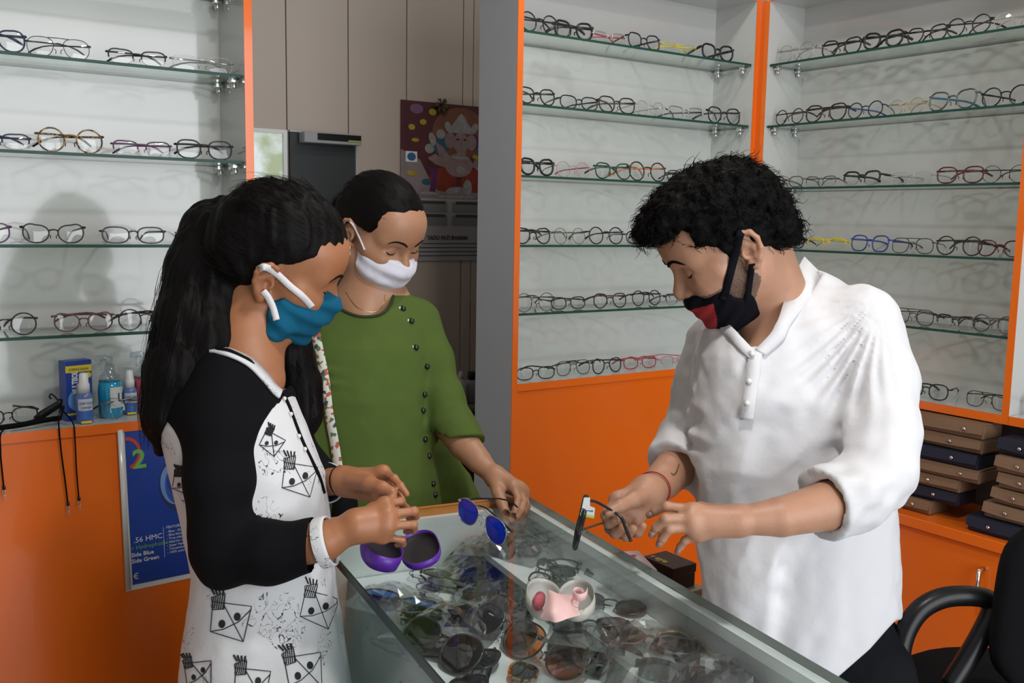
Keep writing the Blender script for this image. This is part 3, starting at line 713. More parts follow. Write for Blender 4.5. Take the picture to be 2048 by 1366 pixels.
def sdf_mesh(name, fn, lo, hi, vox, mats, parent, it=1, matf=None):
    """camera-space field -> smooth world-space mesh part under parent"""
    v, f = polygonise(fn, lo, hi, vox); v = relax(v, f, it)
    w = c2w(v); me = bpy.data.meshes.new(name)
    w = w-origin(parent)
    me.vertices.add(len(w)); me.vertices.foreach_set('co', w.astype(F4).ravel())
    me.loops.add(len(f)*4); me.loops.foreach_set('vertex_index', f.astype(np.int32).ravel())
    me.polygons.add(len(f)); me.polygons.foreach_set('loop_start', np.arange(0, len(f)*4, 4, dtype=np.int32)); me.polygons.foreach_set('loop_total', np.full(len(f), 4, np.int32))
    me.polygons.foreach_set('use_smooth', np.ones(len(f), bool))
    for m in (mats if isinstance(mats, (list, tuple)) else [mats]): me.materials.append(m)
    if matf is not None: me.polygons.foreach_set('material_index', matf(v[f].mean(1)).astype(np.int32))
    me.update(calc_edges=True); me.validate()
    return link(bpy.data.objects.new(name, me), parent), v, f
def origin(o):
    p = np.zeros(3)
    while o is not None: p = p+np.array(o.location); o = o.parent
    return p
def cpoly(pts): return [c3(*p) for p in pts]
def cam_part(mb, name, mat, parent, smooth=True):
    """MB built in camera-aligned metres -> world part"""
    v = c2w(np.array(mb.v))-origin(parent); mb.v = [tuple(q) for q in v]
    return mb.build(name, mat, parent, smooth)
def ribbon(parent, name, mat, top, bot, t=.0016, sub=6):
    """cloth strip between two camera-space polylines, thickened"""
    def dens(P):
        P = np.array(P, float); s = np.linspace(0, len(P)-1, (len(P)-1)*sub+1); o = []
        for q in s:
            i = min(int(q), len(P)-2); u = q-i; p0 = P[max(i-1, 0)]; p1 = P[i]; p2 = P[i+1]; p3 = P[min(i+2, len(P)-1)]
            o.append(.5*((2*p1)+(-p0+p2)*u+(2*p0-5*p1+4*p2-p3)*u*u+(-p0+3*p1-3*p2+p3)*u**3))
        return np.array(o)
    a, b = dens(top), dens(bot); m = MB(); m.grid(np.stack([a, (a+b)/2, b]))
    o = cam_part(m, name, mat, parent); thick(o, t, 0); return o
def curve3(P, sub=8):
    P = np.array(P, float); s = np.linspace(0, len(P)-1, (len(P)-1)*sub+1); o = []
    for q in s:
        i = min(int(q), len(P)-2); u = q-i; p0 = P[max(i-1, 0)]; p1 = P[i]; p2 = P[i+1]; p3 = P[min(i+2, len(P)-1)]
        o.append(.5*((2*p1)+(-p0+p2)*u+(2*p0-5*p1+4*p2-p3)*u*u+(-p0+3*p1-3*p2+p3)*u**3))
    return np.array(o)
def strands(name, lines, r, mat, parent):
    """many fine hairs in one mesh: three-sided tapering tubes (camera-space polylines)"""
    V = []; Fc = []; b = 0
    for L in lines:
        L = np.asarray(L, float); k = len(L)
        t = np.gradient(L, axis=0); t /= np.linalg.norm(t, axis=1)[:, None]+1e-9
        up = np.array([.3, .5, -.8]); n1 = np.cross(t, up); n1 /= np.linalg.norm(n1, axis=1)[:, None]+1e-9; n2 = np.cross(t, n1)
        rr = r*np.linspace(1, .25, k)[:, None]
        ring = np.stack([L+rr*(math.cos(a)*n1+math.sin(a)*n2) for a in (0, 2.094, 4.189)], 1); V.append(ring.reshape(-1, 3))
        i = np.arange(k-1)[:, None]*3+b; j = np.array([0, 1, 2])[None]; j2 = np.array([1, 2, 0])[None]
        Fc.append(np.stack([i+j, i+j2, i+3+j2, i+3+j], -1).reshape(-1, 4)); b += 3*k
    v = c2w(np.concatenate(V))-origin(parent); f = np.concatenate(Fc)
    me = bpy.data.meshes.new(name); me.vertices.add(len(v)); me.vertices.foreach_set('co', v.astype(F4).ravel())
    me.loops.add(len(f)*4); me.loops.foreach_set('vertex_index', f.astype(np.int32).ravel())
    me.polygons.add(len(f)); me.polygons.foreach_set('loop_start', np.arange(0, len(f)*4, 4, dtype=np.int32)); me.polygons.foreach_set('loop_total', np.full(len(f), 4, np.int32))
    me.polygons.foreach_set('use_smooth', np.ones(len(f), bool)); me.materials.append(mat); me.update(calc_edges=True)
    o = link(bpy.data.objects.new(name, me), parent); o['kind'] = 'stuff'; return o
# ---------------------------------------------------------------- canonical head (x face, y left, z up, origin between the ears)
class Head:
    def __init__(s, pos, Fv, Uv, sc=1.0):
        Fv = np.array(Fv, float); Fv /= np.linalg.norm(Fv); Uv = np.array(Uv, float); Uv -= Fv*(Uv @ Fv); Uv /= np.linalg.norm(Uv)
        s.B = np.stack([Fv, np.cross(Uv, Fv), Uv], 1); s.pos = np.array(pos, float); s.sc = sc
    def g(s, p): return s.pos+s.B @ (np.array(p, float)*s.sc)          # local -> camera space
    def loc(s, P): return ((P-s.pos.astype(F4)) @ s.B.astype(F4))/F4(s.sc)
    def skin(s, S, jaw=1.0, nose=1.0, brow=1.0):
        """adds head primitives to a camera-space Sdf"""
        q = s.sc
        def E(c, r, k, rot=None):
            B = s.B if rot is None else s.B @ rot
            S.add(ell(s.g(c), np.array(r)*q, B), k*q)
        def C(a, b, ra, rb, k): S.add(rcone(s.g(a), s.g(b), ra*q, rb*q), k*q)
        E((-.006, 0, .043), (.096, .073, .083), .01)                     # cranium
        E((.036, 0, -.012), (.058, .058, .090), .03)                     # face
        for y in (-1, 1):
            C((.005, y*.052, -.045), (.055, y*.030, -.083), .016, .018, .03)     # jaw line
            C((.066, y*.040, -.016), (.045, y*.056, -.008), .019, .014, .03)     # cheek bone
            C((.080, y*.012, .033*brow), (.068, y*.044, .030*brow), .014, .011, .02)   # brow ridge
        C((.068, 0, -.086*jaw), (.070, 0, -.080*jaw), .020, .020, .03)     # chin
        C((.060, 0, -.045), (.072, 0, -.055), .03, .022, .03)              # mouth barrel
        E((.052, 0, .062), (.046, .056, .040), .03)                       # forehead
        for y in (-1, 1): S.cut(ell(s.g((.101, y*.033, .011)), np.array((.020, .019, .012))*q, s.B), .014*q)   # sockets
        C((.088, 0, .020), (.109*nose, 0, -.016), .0075, .0095, .010)       # nose bridge
        C((.106*nose, 0, -.018), (.1085*nose, 0, -.022), .0105, .0098, .008)    # tip
        for y in (-1, 1):
            C((.092, y*.012, -.025), (.099, y*.013, -.025), .0075, .0070, .007)    # alae
            S.add(ball(s.g((.0745, y*.032, .011)), .0138*q), .003*q)         # lidded eye
            C((.079, y*.018, .0035), (.079, y*.045, .0045), .0045, .004, .006)   # lower lid bag
        C((.091, 0, -.047), (.089, 0, -.052), .007, .007, .008)           # upper lip
        C((.087, 0, -.060), (.085, 0, -.064), .008, .007, .006)           # lower lip
        for y in (-1, 1):
            a = y*.070; o = y*.0065
            hx = [(.004, a, .020), (.000, a+o, .029), (-.010, a+1.7*o, .033), (-.021, a+2.1*o, .028), (-.026, a+2.1*o, .014), (-.024, a+1.8*o, -.002), (-.015, a+1.2*o, -.017), (-.006, a+.7*o, -.026), (.000, a+.2*o, -.020)]
            for i in range(len(hx)-1): C(hx[i], hx[i+1], .0043 if i < 6 else .0058, .0043 if i < 5 else .0060, .003)
            E((-.012, a+.3*o, .004), (.016, .006, .026), .005)             # ear plate
            C((-.004, a+.9*o, .016), (-.016, a+1.2*o, .006), .0028, .0030, .004)      # antihelix
            C((-.016, a+1.2*o, .006), (-.011, a+1.0*o, -.012), .0030, .0028, .004)
            C((.003, a+.5*o, .001), (.002, a+.6*o, -.006), .0040, .0040, .004)        # tragus
            S.cut(ball(s.g((-.005, a+1.15*o, -.001)), .0062*q), .004*q)      # concha
        return S
def on_face(H, S, y, z, out=.0008):
    """point of the skin surface straight in front of local (y, z)"""
    xs = np.linspace(.15, .0, 150); L = np.stack([xs, np.full(150, y), np.full(150, z)], 1)
    P = (H.pos+(L*H.sc) @ H.B.T).astype(F4); d = S(P); i = int(np.argmax(d < 0)); return H.g((xs[i]+out, y, z))
def face_details(parent, H, S, dark, sides=(-1, 1), browz=.034, bw=1.0):
    """eyebrows and lowered lash lines lying on the skin"""
    for y in sides:
        m = MB(); pts = [on_face(H, S, y*a, browz+b) for a, b in ((.011, -.002), (.018, .003), (.027, .006), (.037, .006), (.045, .001), (.050, -.004))]
        m.tube(curve3(pts, 3), list(np.interp(np.linspace(0, 1, 16), [0, .25, .7, 1], [.0030, .0040, .0028, .0008])*H.sc*bw), 7, flat=1.0)
        cam_part(m, 'eyebrow', dark, parent)
        m = MB(); pts = [on_face(H, S, y*a, .0065+b, .0002) for a, b in ((.019, .0015), (.024, -.0010), (.030, -.0022), (.036, -.0020), (.041, .0), (.046, .003))]
        m.tube(curve3(pts, 3), list(np.interp(np.linspace(0, 1, 16), [0, .4, .8, 1], [.0005, .0016, .0016, .0007])*H.sc), 6)
        cam_part(m, 'eyelash', dark, parent)
def legs(parent, hip, fw, gap, top, name, mat, shoe):
    """two tapering trouser legs and shoes below a hip point (world)"""
    S = Sdf(); hip = np.array(hip, float); fw = np.array(fw, float); fw[2] = 0; fw /= np.linalg.norm(fw); sd = np.array([-fw[1], fw[0], 0])
    for q in (-1, 1):
        h = hip+sd*gap*q; S.chain([w2c(h), w2c(h*[1, 1, 0]+[0, 0, .46]+fw*.01), w2c(h*[1, 1, 0]+[0, 0, .06])], [top, top*.70, top*.55], .03)
    S.add(ell(w2c(hip+[0, 0, .03]), (top*1.3, top*1.25, top*1.25)), .04)
    P8 = w2c(np.array([hip+[x, y, z] for x in (-.27, .27) for y in (-.27, .27) for z in (.17, -hip[2])]))
    sdf_mesh(name, S, P8.min(0), P8.max(0), .009, mat, parent, it=1)
    for q in (-1, 1):
        b = (hip+sd*gap*q)*[1, 1, 0]; m = MB()
        m.tube([b+[0, 0, .040]-fw*.08, b+[0, 0, .048]-fw*.03, b+[0, 0, .043]+fw*.08, b+[0, 0, .033]+fw*.155], [.030, .046, .043, .028], 12)
        o = m.build('shoe', shoe, parent, True); o.location = -parent.location
def polyz(xs, zs):
    xs = np.array(xs, F4); zs = np.array(zs, F4); return lambda x: np.interp(x, xs, zs).astype(F4)
def aabb(pts, pad):
    P = np.array(pts); return P.min(0)-pad, P.max(0)+pad
def hand(S, wrist, rw, knuckles, fingers, thumb, rk=.0115, rf=.0078, k=.010):
    """palm as a blend of wrist-to-knuckle bones, fingers as separate tapering chains"""
    w = c3(*wrist)
    for i, kn in enumerate(knuckles):
        a = c3(*kn); S.add(rcone(w+(a-w)*.15, a, rw*.78, rk), .016)
    for i in range(len(knuckles)-1): S.add(rcone(c3(*knuckles[i]), c3(*knuckles[i+1]), rk, rk), .012)
    sz = [1.0, 1.05, 1.0, .86]
    for i, fg in enumerate(fingers):
        P = [c3(*knuckles[i])]+[c3(*q) for q in fg]; n = len(P)
        rr = np.linspace(rf*1.12, rf*.82, n)*sz[i % 4]
        for j in range(n-1): S.add(rcone(P[j], P[j+1], rr[j], rr[j+1]), .0020 if j else .0045)
        for j in range(1, n-1): S.add(ball(P[j], rr[j]*1.06), .002)       # knuckle swell
    T = [c3(*q) for q in thumb]; rr = np.linspace(.0150, .0078, len(T))
    for j in range(len(T)-1): S.add(rcone(T[j], T[j+1], rr[j], rr[j+1]), .010 if j == 0 else .005)
# ================================================================== man in the white shirt
SKIN_M = pm('skin_man', (0.44, 0.225, 0.14), rough=0.48, var=0.10, vscale=30, bump=0.10, bscale=320, sss=0.12)
HAIRB = pm('black_hair', (0.0035, 0.003, 0.003), rough=0.65, spec=0.08, var=0.3, vscale=60, bump=0.25, bscale=120)
STUB = pm('beard_stubble', (0.15, 0.085, 0.058), rough=0.75, var=0.6, vscale=380, bump=0.5, bscale=420)
COTTON = pm('white_cotton', (0.665, 0.655, 0.68), rough=0.85, var=0.03, bump=0.40, bscale=34, sheen=0.1)
DENIM = pm('dark_denim', (0.007, 0.0075, 0.010), rough=0.9, spec=0.1, var=0.25, vscale=60, bump=0.15, bscale=200)
MASKB = pm('black_mask_cloth', (0.005, 0.005, 0.008), rough=0.9, spec=0.1, var=0.2)
MASKR = pm('red_mask_panel', (0.30, 0.012, 0.016), rough=0.8, var=0.1)
man = empty('person', tuple(c2w(c3(1600, 900, 1.64))[:2])+(0.0,), 0, 'bearded person in a white kurta shirt holding dark glasses behind the counter', 'person')
HM = Head((.3540, -.1530, 1.5676), (-.835, .544, .085), (-.547, -.803, -.235), 1.0)
body = Sdf(); HM.skin(body)
body.add(rcone(HM.g((-.030, 0, -.030)), c3(1560, 645, 1.645), .054, .062), .03)
body.add(rcone(c3(1552, 640, 1.62), c3(1513, 720, 1.585), .056, .030), .03)
body.add(rcone(c3(1570, 660, 1.64), c3(1600, 760, 1.64), .06, .09), .03)
# near (left) arm and hand
body.chain([c3(1712, 978, 1.412), c3(1655, 1012, 1.385), c3(1560, 1034, 1.355), c3(1490, 1040, 1.350)], [.030, .0345, .0275, .0205], .003)
hand(body, (1486, 1041, 1.350), .0185, [(1386, 1020, 1.347), (1382, 1036, 1.341), (1386, 1054, 1.342), (1396, 1069, 1.348)],
     [[(1333, 1012, 1.352), (1311, 1022, 1.362), (1298, 1030, 1.372)], [(1331, 1037, 1.335), (1313, 1054, 1.346), (1304, 1069, 1.357)],
      [(1339, 1058, 1.338), (1325, 1077, 1.346), (1318, 1089, 1.355)], [(1370, 1081, 1.350), (1360, 1094, 1.357), (1355, 1103, 1.364)]],
     [(1450, 1030, 1.365), (1400, 1022, 1.395), (1362, 1030, 1.412), (1335, 1037, 1.42)], rk=.0084, rf=.0066)
# far (right) arm and hand, palm up, fingers curled round the glasses
body.chain([c3(1388, 860, 1.73), c3(1352, 935, 1.68), c3(1326, 962, 1.635), c3(1300, 983, 1.595)], [.038, .036, .031, .0265], .004)
hand(body, (1300, 982, 1.595), .027, [(1236, 1000, 1.565), (1244, 1012, 1.575), (1256, 1024, 1.580), (1272, 1034, 1.580)],
     [[(1213, 1030, 1.545), (1217, 1046, 1.528), (1231, 1040, 1.520)], [(1221, 1056, 1.552), (1230, 1066, 1.534), (1246, 1054, 1.526)],
      [(1243, 1066, 1.556), (1252, 1072, 1.540), (1266, 1058, 1.532)], [(1268, 1064, 1.558), (1276, 1066, 1.545), (1286, 1052, 1.540)]],
     [(1288, 990, 1.572), (1266, 1000, 1.540), (1240, 1013, 1.522), (1214, 1025, 1.512)], rk=.0125, rf=.0092)
lo, hi = aabb([c3(1190, 320, 1.5), c3(1190, 1115, 1.6), c3(1830, 900, 1.5), c3(1640, 760, 1.75), c3(1500, 1050, 1.30)], .03)
bodyo, bv, bf = sdf_mesh('body', body, lo, hi, .0024, SKIN_M, man, it=1)
face_details(man, HM, body, HAIRB, bw=.8)
# hair: thick wavy cap with a tuft over the forehead
hz = polyz((-.14, -.085, -.045, -.020, -.012, .004, .020, .030, .050, .075, .09, .13), (-.050, -.048, -.030, -.004, .036, .030, -.006, .030, .042, .066, .080, .076))
hairM = Sdf(); q = HM
hairM.add(ell(q.g((-.008, 0, .050)), (.104, .083, .090), q.B), .02)
hairM.add(ell(q.g((.040, 0, .104)), (.058, .062, .034), q.B), .03)
hairM.add(ell(q.g((-.070, 0, -.005)), (.040, .062, .050), q.B), .03)
for (x, y, z, r) in ((.082, .02, .106, .024), (.096, .0, .094, .021), (.086, -.03, .098, .022), (.102, .022, .090, .015), (.092, .040, .092, .015), (.076, .046, .100, .020), (.050, .05, .114, .022), (.01, .06, .108, .022), (.108, .004, .104, .012), (.100, -.012, .080, .012)): hairM.add(ball(q.g((x, y, z)), r), .014)
def hair_cut(P):
    L = HM.loc(P); fr = np.where(L[:, 0] > .085, .076+.1*(L[:, 0]-.085), hz(L[:, 0])); return (fr-L[:, 2])*.8
hairM.disp(lambda P: (-.0065*vnoise(P*70, 3)-.0045*vnoise(P*130+9, 5)).astype(F4))
hairM.clip(hair_cut, .008)
lo, hi = aabb([q.g((-.13, 0, -.06)), q.g((.15, 0, .16)), q.g((0, .10, .05)), q.g((0, -.10, .05)), q.g((.14, 0, .06)), q.g((-.1, 0, .14))], .03)
ho, hv, hf = sdf_mesh('hair', hairM, lo, hi, .0030, HAIRB, man, it=0)
def surf_seeds(v, f, n, seed, keep=None):
    r2 = np.random.RandomState(seed); c = v[f].mean(1); nn = np.cross(v[f[:, 2]]-v[f[:, 0]], v[f[:, 3]]-v[f[:, 1]]); nn /= np.linalg.norm(nn, axis=1)[:, None]+1e-9
    if keep is not None: k = keep(c); c, nn = c[k], nn[k]
    i = r2.choice(len(c), min(n, len(c)), replace=False); return c[i], nn[i], r2
cs, ns, r2 = surf_seeds(hv, hf, 3200, 4, lambda c: (((c-HM.pos) @ HM.B)[:, 2] > .035) | (((c-HM.pos) @ HM.B)[:, 0] < -.04))
lines = []
for c, n in zip(cs, ns):
    L = (c-HM.pos) @ HM.B; down = -HM.B[:, 2]*.6+HM.B[:, 0]*(.6 if L[0] > .03 else -.5)+r2.normal(0, .45, 3)
    t = down-n*(down @ n); t /= np.linalg.norm(t)+1e-9; b = np.cross(t, n); ln = r2.uniform(.014, .030); ph = r2.uniform(0, 6.3); am = r2.uniform(.002, .0055); s = np.linspace(0, 1, 8)
    lines.append([c-n*.003+t*ln*u+n*(.0050*math.sin(u*3.0)-.001*u)+b*am*math.sin(u*6+ph) for u in s])
strands('hair_strands', lines, .00075, HAIRB, man)
# beard along the jaw and under the strap
beard = Sdf(); beard.ops += body.ops[:40]
def beard_keep(P):
    L = HM.loc(P); d = np.maximum(np.maximum(L[:, 2]-np.interp(L[:, 0], (-.02, .0, .012, .024, .034, .06, .1), (-.040, -.020, .004, .006, -.018, -.030, -.030)), -.100-L[:, 2]), np.abs(L[:, 0]-.045)-.058)
    return d.astype(F4)
beard.disp(lambda P: (-.0007-.0007*vnoise(P*420, 2)).astype(F4)); beard.clip(beard_keep, .001)
lo, hi = aabb([q.g((-.02, .08, -.005)), q.g((.11, -.07, -.11)), q.g((.11, .07, -.11)), q.g((.1, 0, -.02))], .01)
sdf_mesh('beard', beard, lo, hi, .0024, STUB, man, it=0)
# pulled-down cloth mask: black with a red front panel
mask = Sdf(); mask.add(ell(q.g((.040, 0, -.055)), (.066, .068, .062), q.B), .01); mask.add(rcone(q.g((.094, .012, -.042)), q.g((.094, -.012, -.042)), .016, .016), .02)
mask.add(rcone(q.g((.070, 0, -.098)), q.g((.03, 0, -.098)), .024, .02), .03)
def mask_keep(P):
    L = HM.loc(P); top = np.interp(L[:, 0], (.0, .026, .036, .046, .054, .075, .095, .13), (-.050, -.052, -.064, -.055, -.034, -.032, -.028, -.026)); return np.maximum(L[:, 2]-top, np.maximum(.020-L[:, 0], -.122-L[:, 2])).astype(F4)
mask.disp(lambda P: (.0012*np.sin(P[:, 0]*260+P[:, 1]*120)).astype(F4)); mask.clip(mask_keep, .003)
lo, hi = aabb([q.g((.0, .09, -.02)), q.g((.13, -.09, -.13)), q.g((.13, .09, -.03)), q.g((.0, -.09, -.13))], .01)
def mred(c):
    L = (c-HM.pos) @ HM.B; return ((L[:, 0] > .082+.25*(-.06-L[:, 2])) & (L[:, 2] < -.046)).astype(int)
masko, _, _ = sdf_mesh('face_mask', mask, lo, hi, .0022, [MASKB, MASKR], man, it=1, matf=mred)
def strapm(parent, name, mat, pts, w, t=.0016):
    """flat band along camera-space points; each point carries its own width direction in the picture plane"""
    P = curve3(pts, 5); T = np.gradient(P, axis=0); T /= np.linalg.norm(T, axis=1)[:, None]
    N = np.cross(T, np.array([0, 0, 1.0])); N /= np.linalg.norm(N, axis=1)[:, None]+1e-9
    m = MB(); m.grid(np.stack([P+N*w/2, P, P-N*w/2])); o = cam_part(m, name, mat, parent); thick(o, t, 0); return o
bz = lambda px, py, o=.0004: c3(px, py, (body.hit(px, py) or 1.6)-o)
mz = lambda px, py, o=.002: c3(px, py, min(body.hit(px, py) or 9, mask.hit(px, py) or 9)-o)
strapm(masko, 'ear_loop', MASKB, [mz(1448, 600), mz(1452, 580), bz(1458, 556, .004), bz(1466, 525, .005), bz(1474, 494, .006), bz(1480, 470, .006), bz(1486, 460, .004)], .0125)
strapm(masko, 'ear_loop', MASKB, [mz(1494, 606), mz(1496, 592), bz(1499, 566, .004), bz(1502, 545, .004), bz(1504, 528, .003)], .0095)
# ------------------------------------------------------------ kurta shirt
shirt = Sdf()
shirt.add(loft([(536, 1570, 1625, 1.665, .035), (560, 1535, 1672, 1.66, .062), (590, 1486, 1715, 1.655, .088), (625, 1432, 1750, 1.65, .108), (660, 1404, 1772, 1.64, .120), (710, 1392, 1786, 1.63, .128), (800, 1388, 1786, 1.62, .132),
                (900, 1393, 1782, 1.62, .132), (1000, 1402, 1784, 1.62, .132), (1100, 1407, 1788, 1.62, .136), (1200, 1409, 1789, 1.62, .140), (1280, 1411, 1786, 1.62, .142), (1480, 1422, 1772, 1.63, .145)], 2.2), .02)
cuffL = c3(1652, 1011, 1.383); dL = c3(1560, 1030, 1.355)-c3(1720, 985, 1.41); dL /= np.linalg.norm(dL)
sl = Sdf(); sl.chain([c3(1722, 648, 1.575), c3(1758, 760, 1.515), c3(1764, 870, 1.465), c3(1757, 940, 1.435), c3(1700, 992, 1.405), c3(1600, 1024, 1.365)], [.064, .056, .053, .052, .050, .046], .02)
sl.add(rcone(c3(1702, 990, 1.405), c3(1650, 1012, 1.383), .0525, .0500), .006)
sl.clip(lambda P: ((P-cuffL.astype(F4)) @ dL.astype(F4)), .002)
sl.cut(rcone(cuffL-dL*.008, cuffL+dL*.03, .0385, .0400), .002)
cuffR = c3(1352, 932, 1.682); dR = c3(1326, 962, 1.635)-c3(1375, 890, 1.71); dR /= np.linalg.norm(dR)
sr = Sdf(); sr.chain([c3(1440, 690, 1.735), c3(1412, 770, 1.740), c3(1390, 850, 1.735), c3(1350, 935, 1.68), c3(1326, 962, 1.635)], [.056, .049, .045, .0435, .043], .02)
sr.clip(lambda P: ((P-cuffR.astype(F4)) @ dR.astype(F4)), .002)
sr.cut(rcone(cuffR-dR*.008, cuffR+dR*.03, .0365, .0375), .002)
shirt.add(sl, .022); shirt.add(sr, .022)
def folds(P):
    px = P[:, 0]*FPX/P[:, 2]+1024; py = P[:, 1]*FPX/P[:, 2]+683
    a = P[:, 0]*.92+P[:, 2]*.4; w = vnoise(P*9, 8)*.03
    tor = np.clip((1690-px)/60, 0, 1)
    f1 = vnoise(np.stack([(a+w+.20*P[:, 1])*30, P[:, 1]*5, P[:, 2]*6], 1), 1)          # long hanging folds
    # gathers fanning out below the shoulder seam
    ang = np.arctan2(py-600, px-1760); f2 = np.sin(ang*34+3*vnoise(P*12, 4))*np.exp(-((px-1680)/75)**2-((py-740)/110)**2)
    f3 = vnoise(np.stack([P[:, 0]*26, (P[:, 1]+.25*P[:, 0])*52, P[:, 2]*26], 1), 6)*np.exp(-((px-1735)/80)**2-((py-960)/75)**2)  # elbow creases
    f4 = vnoise(np.stack([P[:, 0]*20, (P[:, 1]-.3*P[:, 0])*62, P[:, 2]*20], 1), 7)*np.exp(-((px-1375)/60)**2-((py-870)/70)**2)
    f5 = vnoise(P*46, 12)
    f6 = 1-2*np.abs(vnoise(np.stack([(a+.5*P[:, 1]+w)*17, (P[:, 1]-.3*a)*7, P[:, 2]*8], 1), 15))
    return (-.0095*tor*f1-.0065*f2-.0125*f3-.0085*f4-.0020*f5-.0062*tor*f6).astype(F4)
shirt.disp(folds)
shirt0 = Sdf(); shirt0.ops = list(shirt.ops)
shirt.cut(rcone(c3(1562, 548, 1.64), c3(1550, 640, 1.605), .066, .060), .006)          # neck hole
def vneck(P):
    px = P[:, 0]*FPX/P[:, 2]+1024; py = P[:, 1]*FPX/P[:, 2]+683
    xl = np.interp(py, (600, 640, 700), (1420, 1452, 1506)); xr = np.interp(py, (560, 640, 668, 700), (1592, 1558, 1540, 1511))
    return (np.maximum(np.maximum(xl-px, px-xr), py-700)*P[:, 2]/FPX+np.maximum(P[:, 2]-1.60, 0)).astype(F4)
shirt.cut(vneck, .002)
def hem(P):
    px = P[:, 0]*FPX/P[:, 2]+1024; py = P[:, 1]*FPX/P[:, 2]+683
    return ((py-np.interp(px, (1300, 1560, 1660, 1740, 1775, 1792), (1490, 1440, 1368, 1298, 1258, 1240)))*P[:, 2]/FPX).astype(F4)
shirt.clip(hem, .003)
lo, hi = aabb([c3(1290, 530, 1.7), c3(1290, 960, 1.72), c3(1840, 900, 1.5), c3(1640, 1480, 1.80), c3(1650, 1000, 1.31), c3(1780, 1440, 1.5)], .02)
shirto, sv, sf = sdf_mesh('shirt', shirt, lo, hi, .0042, COTTON, man, it=1)
# band collar, placket, buttons
zc = lambda px, py, o=.0: c3(px, py, (shirt0.hit(px, py) or 1.6)-o)
ci = [(1540, 668), (1550, 650), (1558, 634)]
ribbon(shirto, 'collar', COTTON, [zc(1510, 699, .006)]+[zc(x, y, .008) for x, y in ci]+cpoly([(1572, 590, 1.568), (1588, 552, 1.595), (1600, 528, 1.64), (1608, 514, 1.70)]),
       [zc(1530, 712, .004)]+[zc(x+24, y+14, .004) for x, y in ci]+cpoly([(1606, 616, 1.548), (1630, 590, 1.570), (1646, 566, 1.620), (1650, 556, 1.70)]), .003)
ci = [(1500, 692), (1486, 677), (1470, 660), (1456, 646)]
ribbon(shirto, 'collar', COTTON, [zc(1508, 701, .005)]+[zc(x, y, .006) for x, y in ci], [zc(1498, 716, .004)]+[zc(x-16, y+12, .004) for x, y in ci], .003)
pl = [(1512, 694), (1508, 730), (1502, 770), (1497, 805), (1493, 838)]
ribbon(shirto, 'placket', COTTON, [zc(x-14, y, .004) for x, y in pl], [zc(x+14, y, .004) for x, y in pl], .005)
for (x, y) in ((1504, 707), (1498, 762), (1494, 806)):
    m = MB(); p = zc(x, y, .0068); n = np.array([-.25, -.1, -1.0]); n /= np.linalg.norm(n); m.tube([p+n*.0, p+n*.0022], [.0046, .0042], 14)
    cam_part(m, 'button', pm('pearl_button', (.72, .70, .68), rough=.25), shirto)
# jeans and shoes (mostly behind the counter)
legs(man, c2w(c3(1640, 1330, 1.64)), -CMAT[:, 0]-.5*CMAT[:, 2], .075, .098, 'jeans', DENIM, BLACKF)
# red wrist thread and tattoo mark
m = MB(); ctr = c3(1307, 977, 1.60); axd = c3(1326, 962, 1.635)-c3(1300, 983, 1.595); axd /= np.linalg.norm(axd); n1 = np.cross(axd, [0, 0, 1]); n1 /= np.linalg.norm(n1); n2 = np.cross(axd, n1)
m.tube([ctr+axd*.004*math.sin(t)+.0285*(math.cos(t)*n1+math.sin(t)*n2) for t in np.linspace(0, 2*PI, 33)[:-1]], .0013, 6, closed=True)
cam_part(m, 'wrist_thread', pm('red_thread', (.35, .02, .03), rough=.8), man)
m = MB(); m.tube([bz(x, y) for x, y in curve3([(1358, 928), (1355, 938), (1352, 945), (1347, 950), (1342, 946)], 3)], [.0016, .0018, .0020, .0021, .0022, .0022, .0022, .0021, .0020, .0018, .0016, .0014, .0012], 6, flat=.4)
cam_part(m, 'tattoo', pm('tattoo_ink', (.07, .055, .04), rough=.6), man)
for tip, dr in (((1303, 1068, 1.354), (1313, 1054, 1.346)), ((1318, 1088, 1.352), (1325, 1077, 1.346)), ((1298, 1029, 1.369), (1311, 1022, 1.362)), ((1355, 1102, 1.361), (1360, 1094, 1.357))):
    a, b = c3(*tip), c3(*dr); d_ = (a-b)/np.linalg.norm(a-b); c = a-d_*.001+np.array([-.2, .1, -1])*.0042
    m = MB(); m.tube([c-d_*.0055, c-d_*.002, c+d_*.003, c+d_*.0048], [.0030, .0042, .0042, .0022], 8, flat=1.0); cam_part(m, 'fingernail', pm('nail_man', (.30, .16, .13), rough=.3), man)
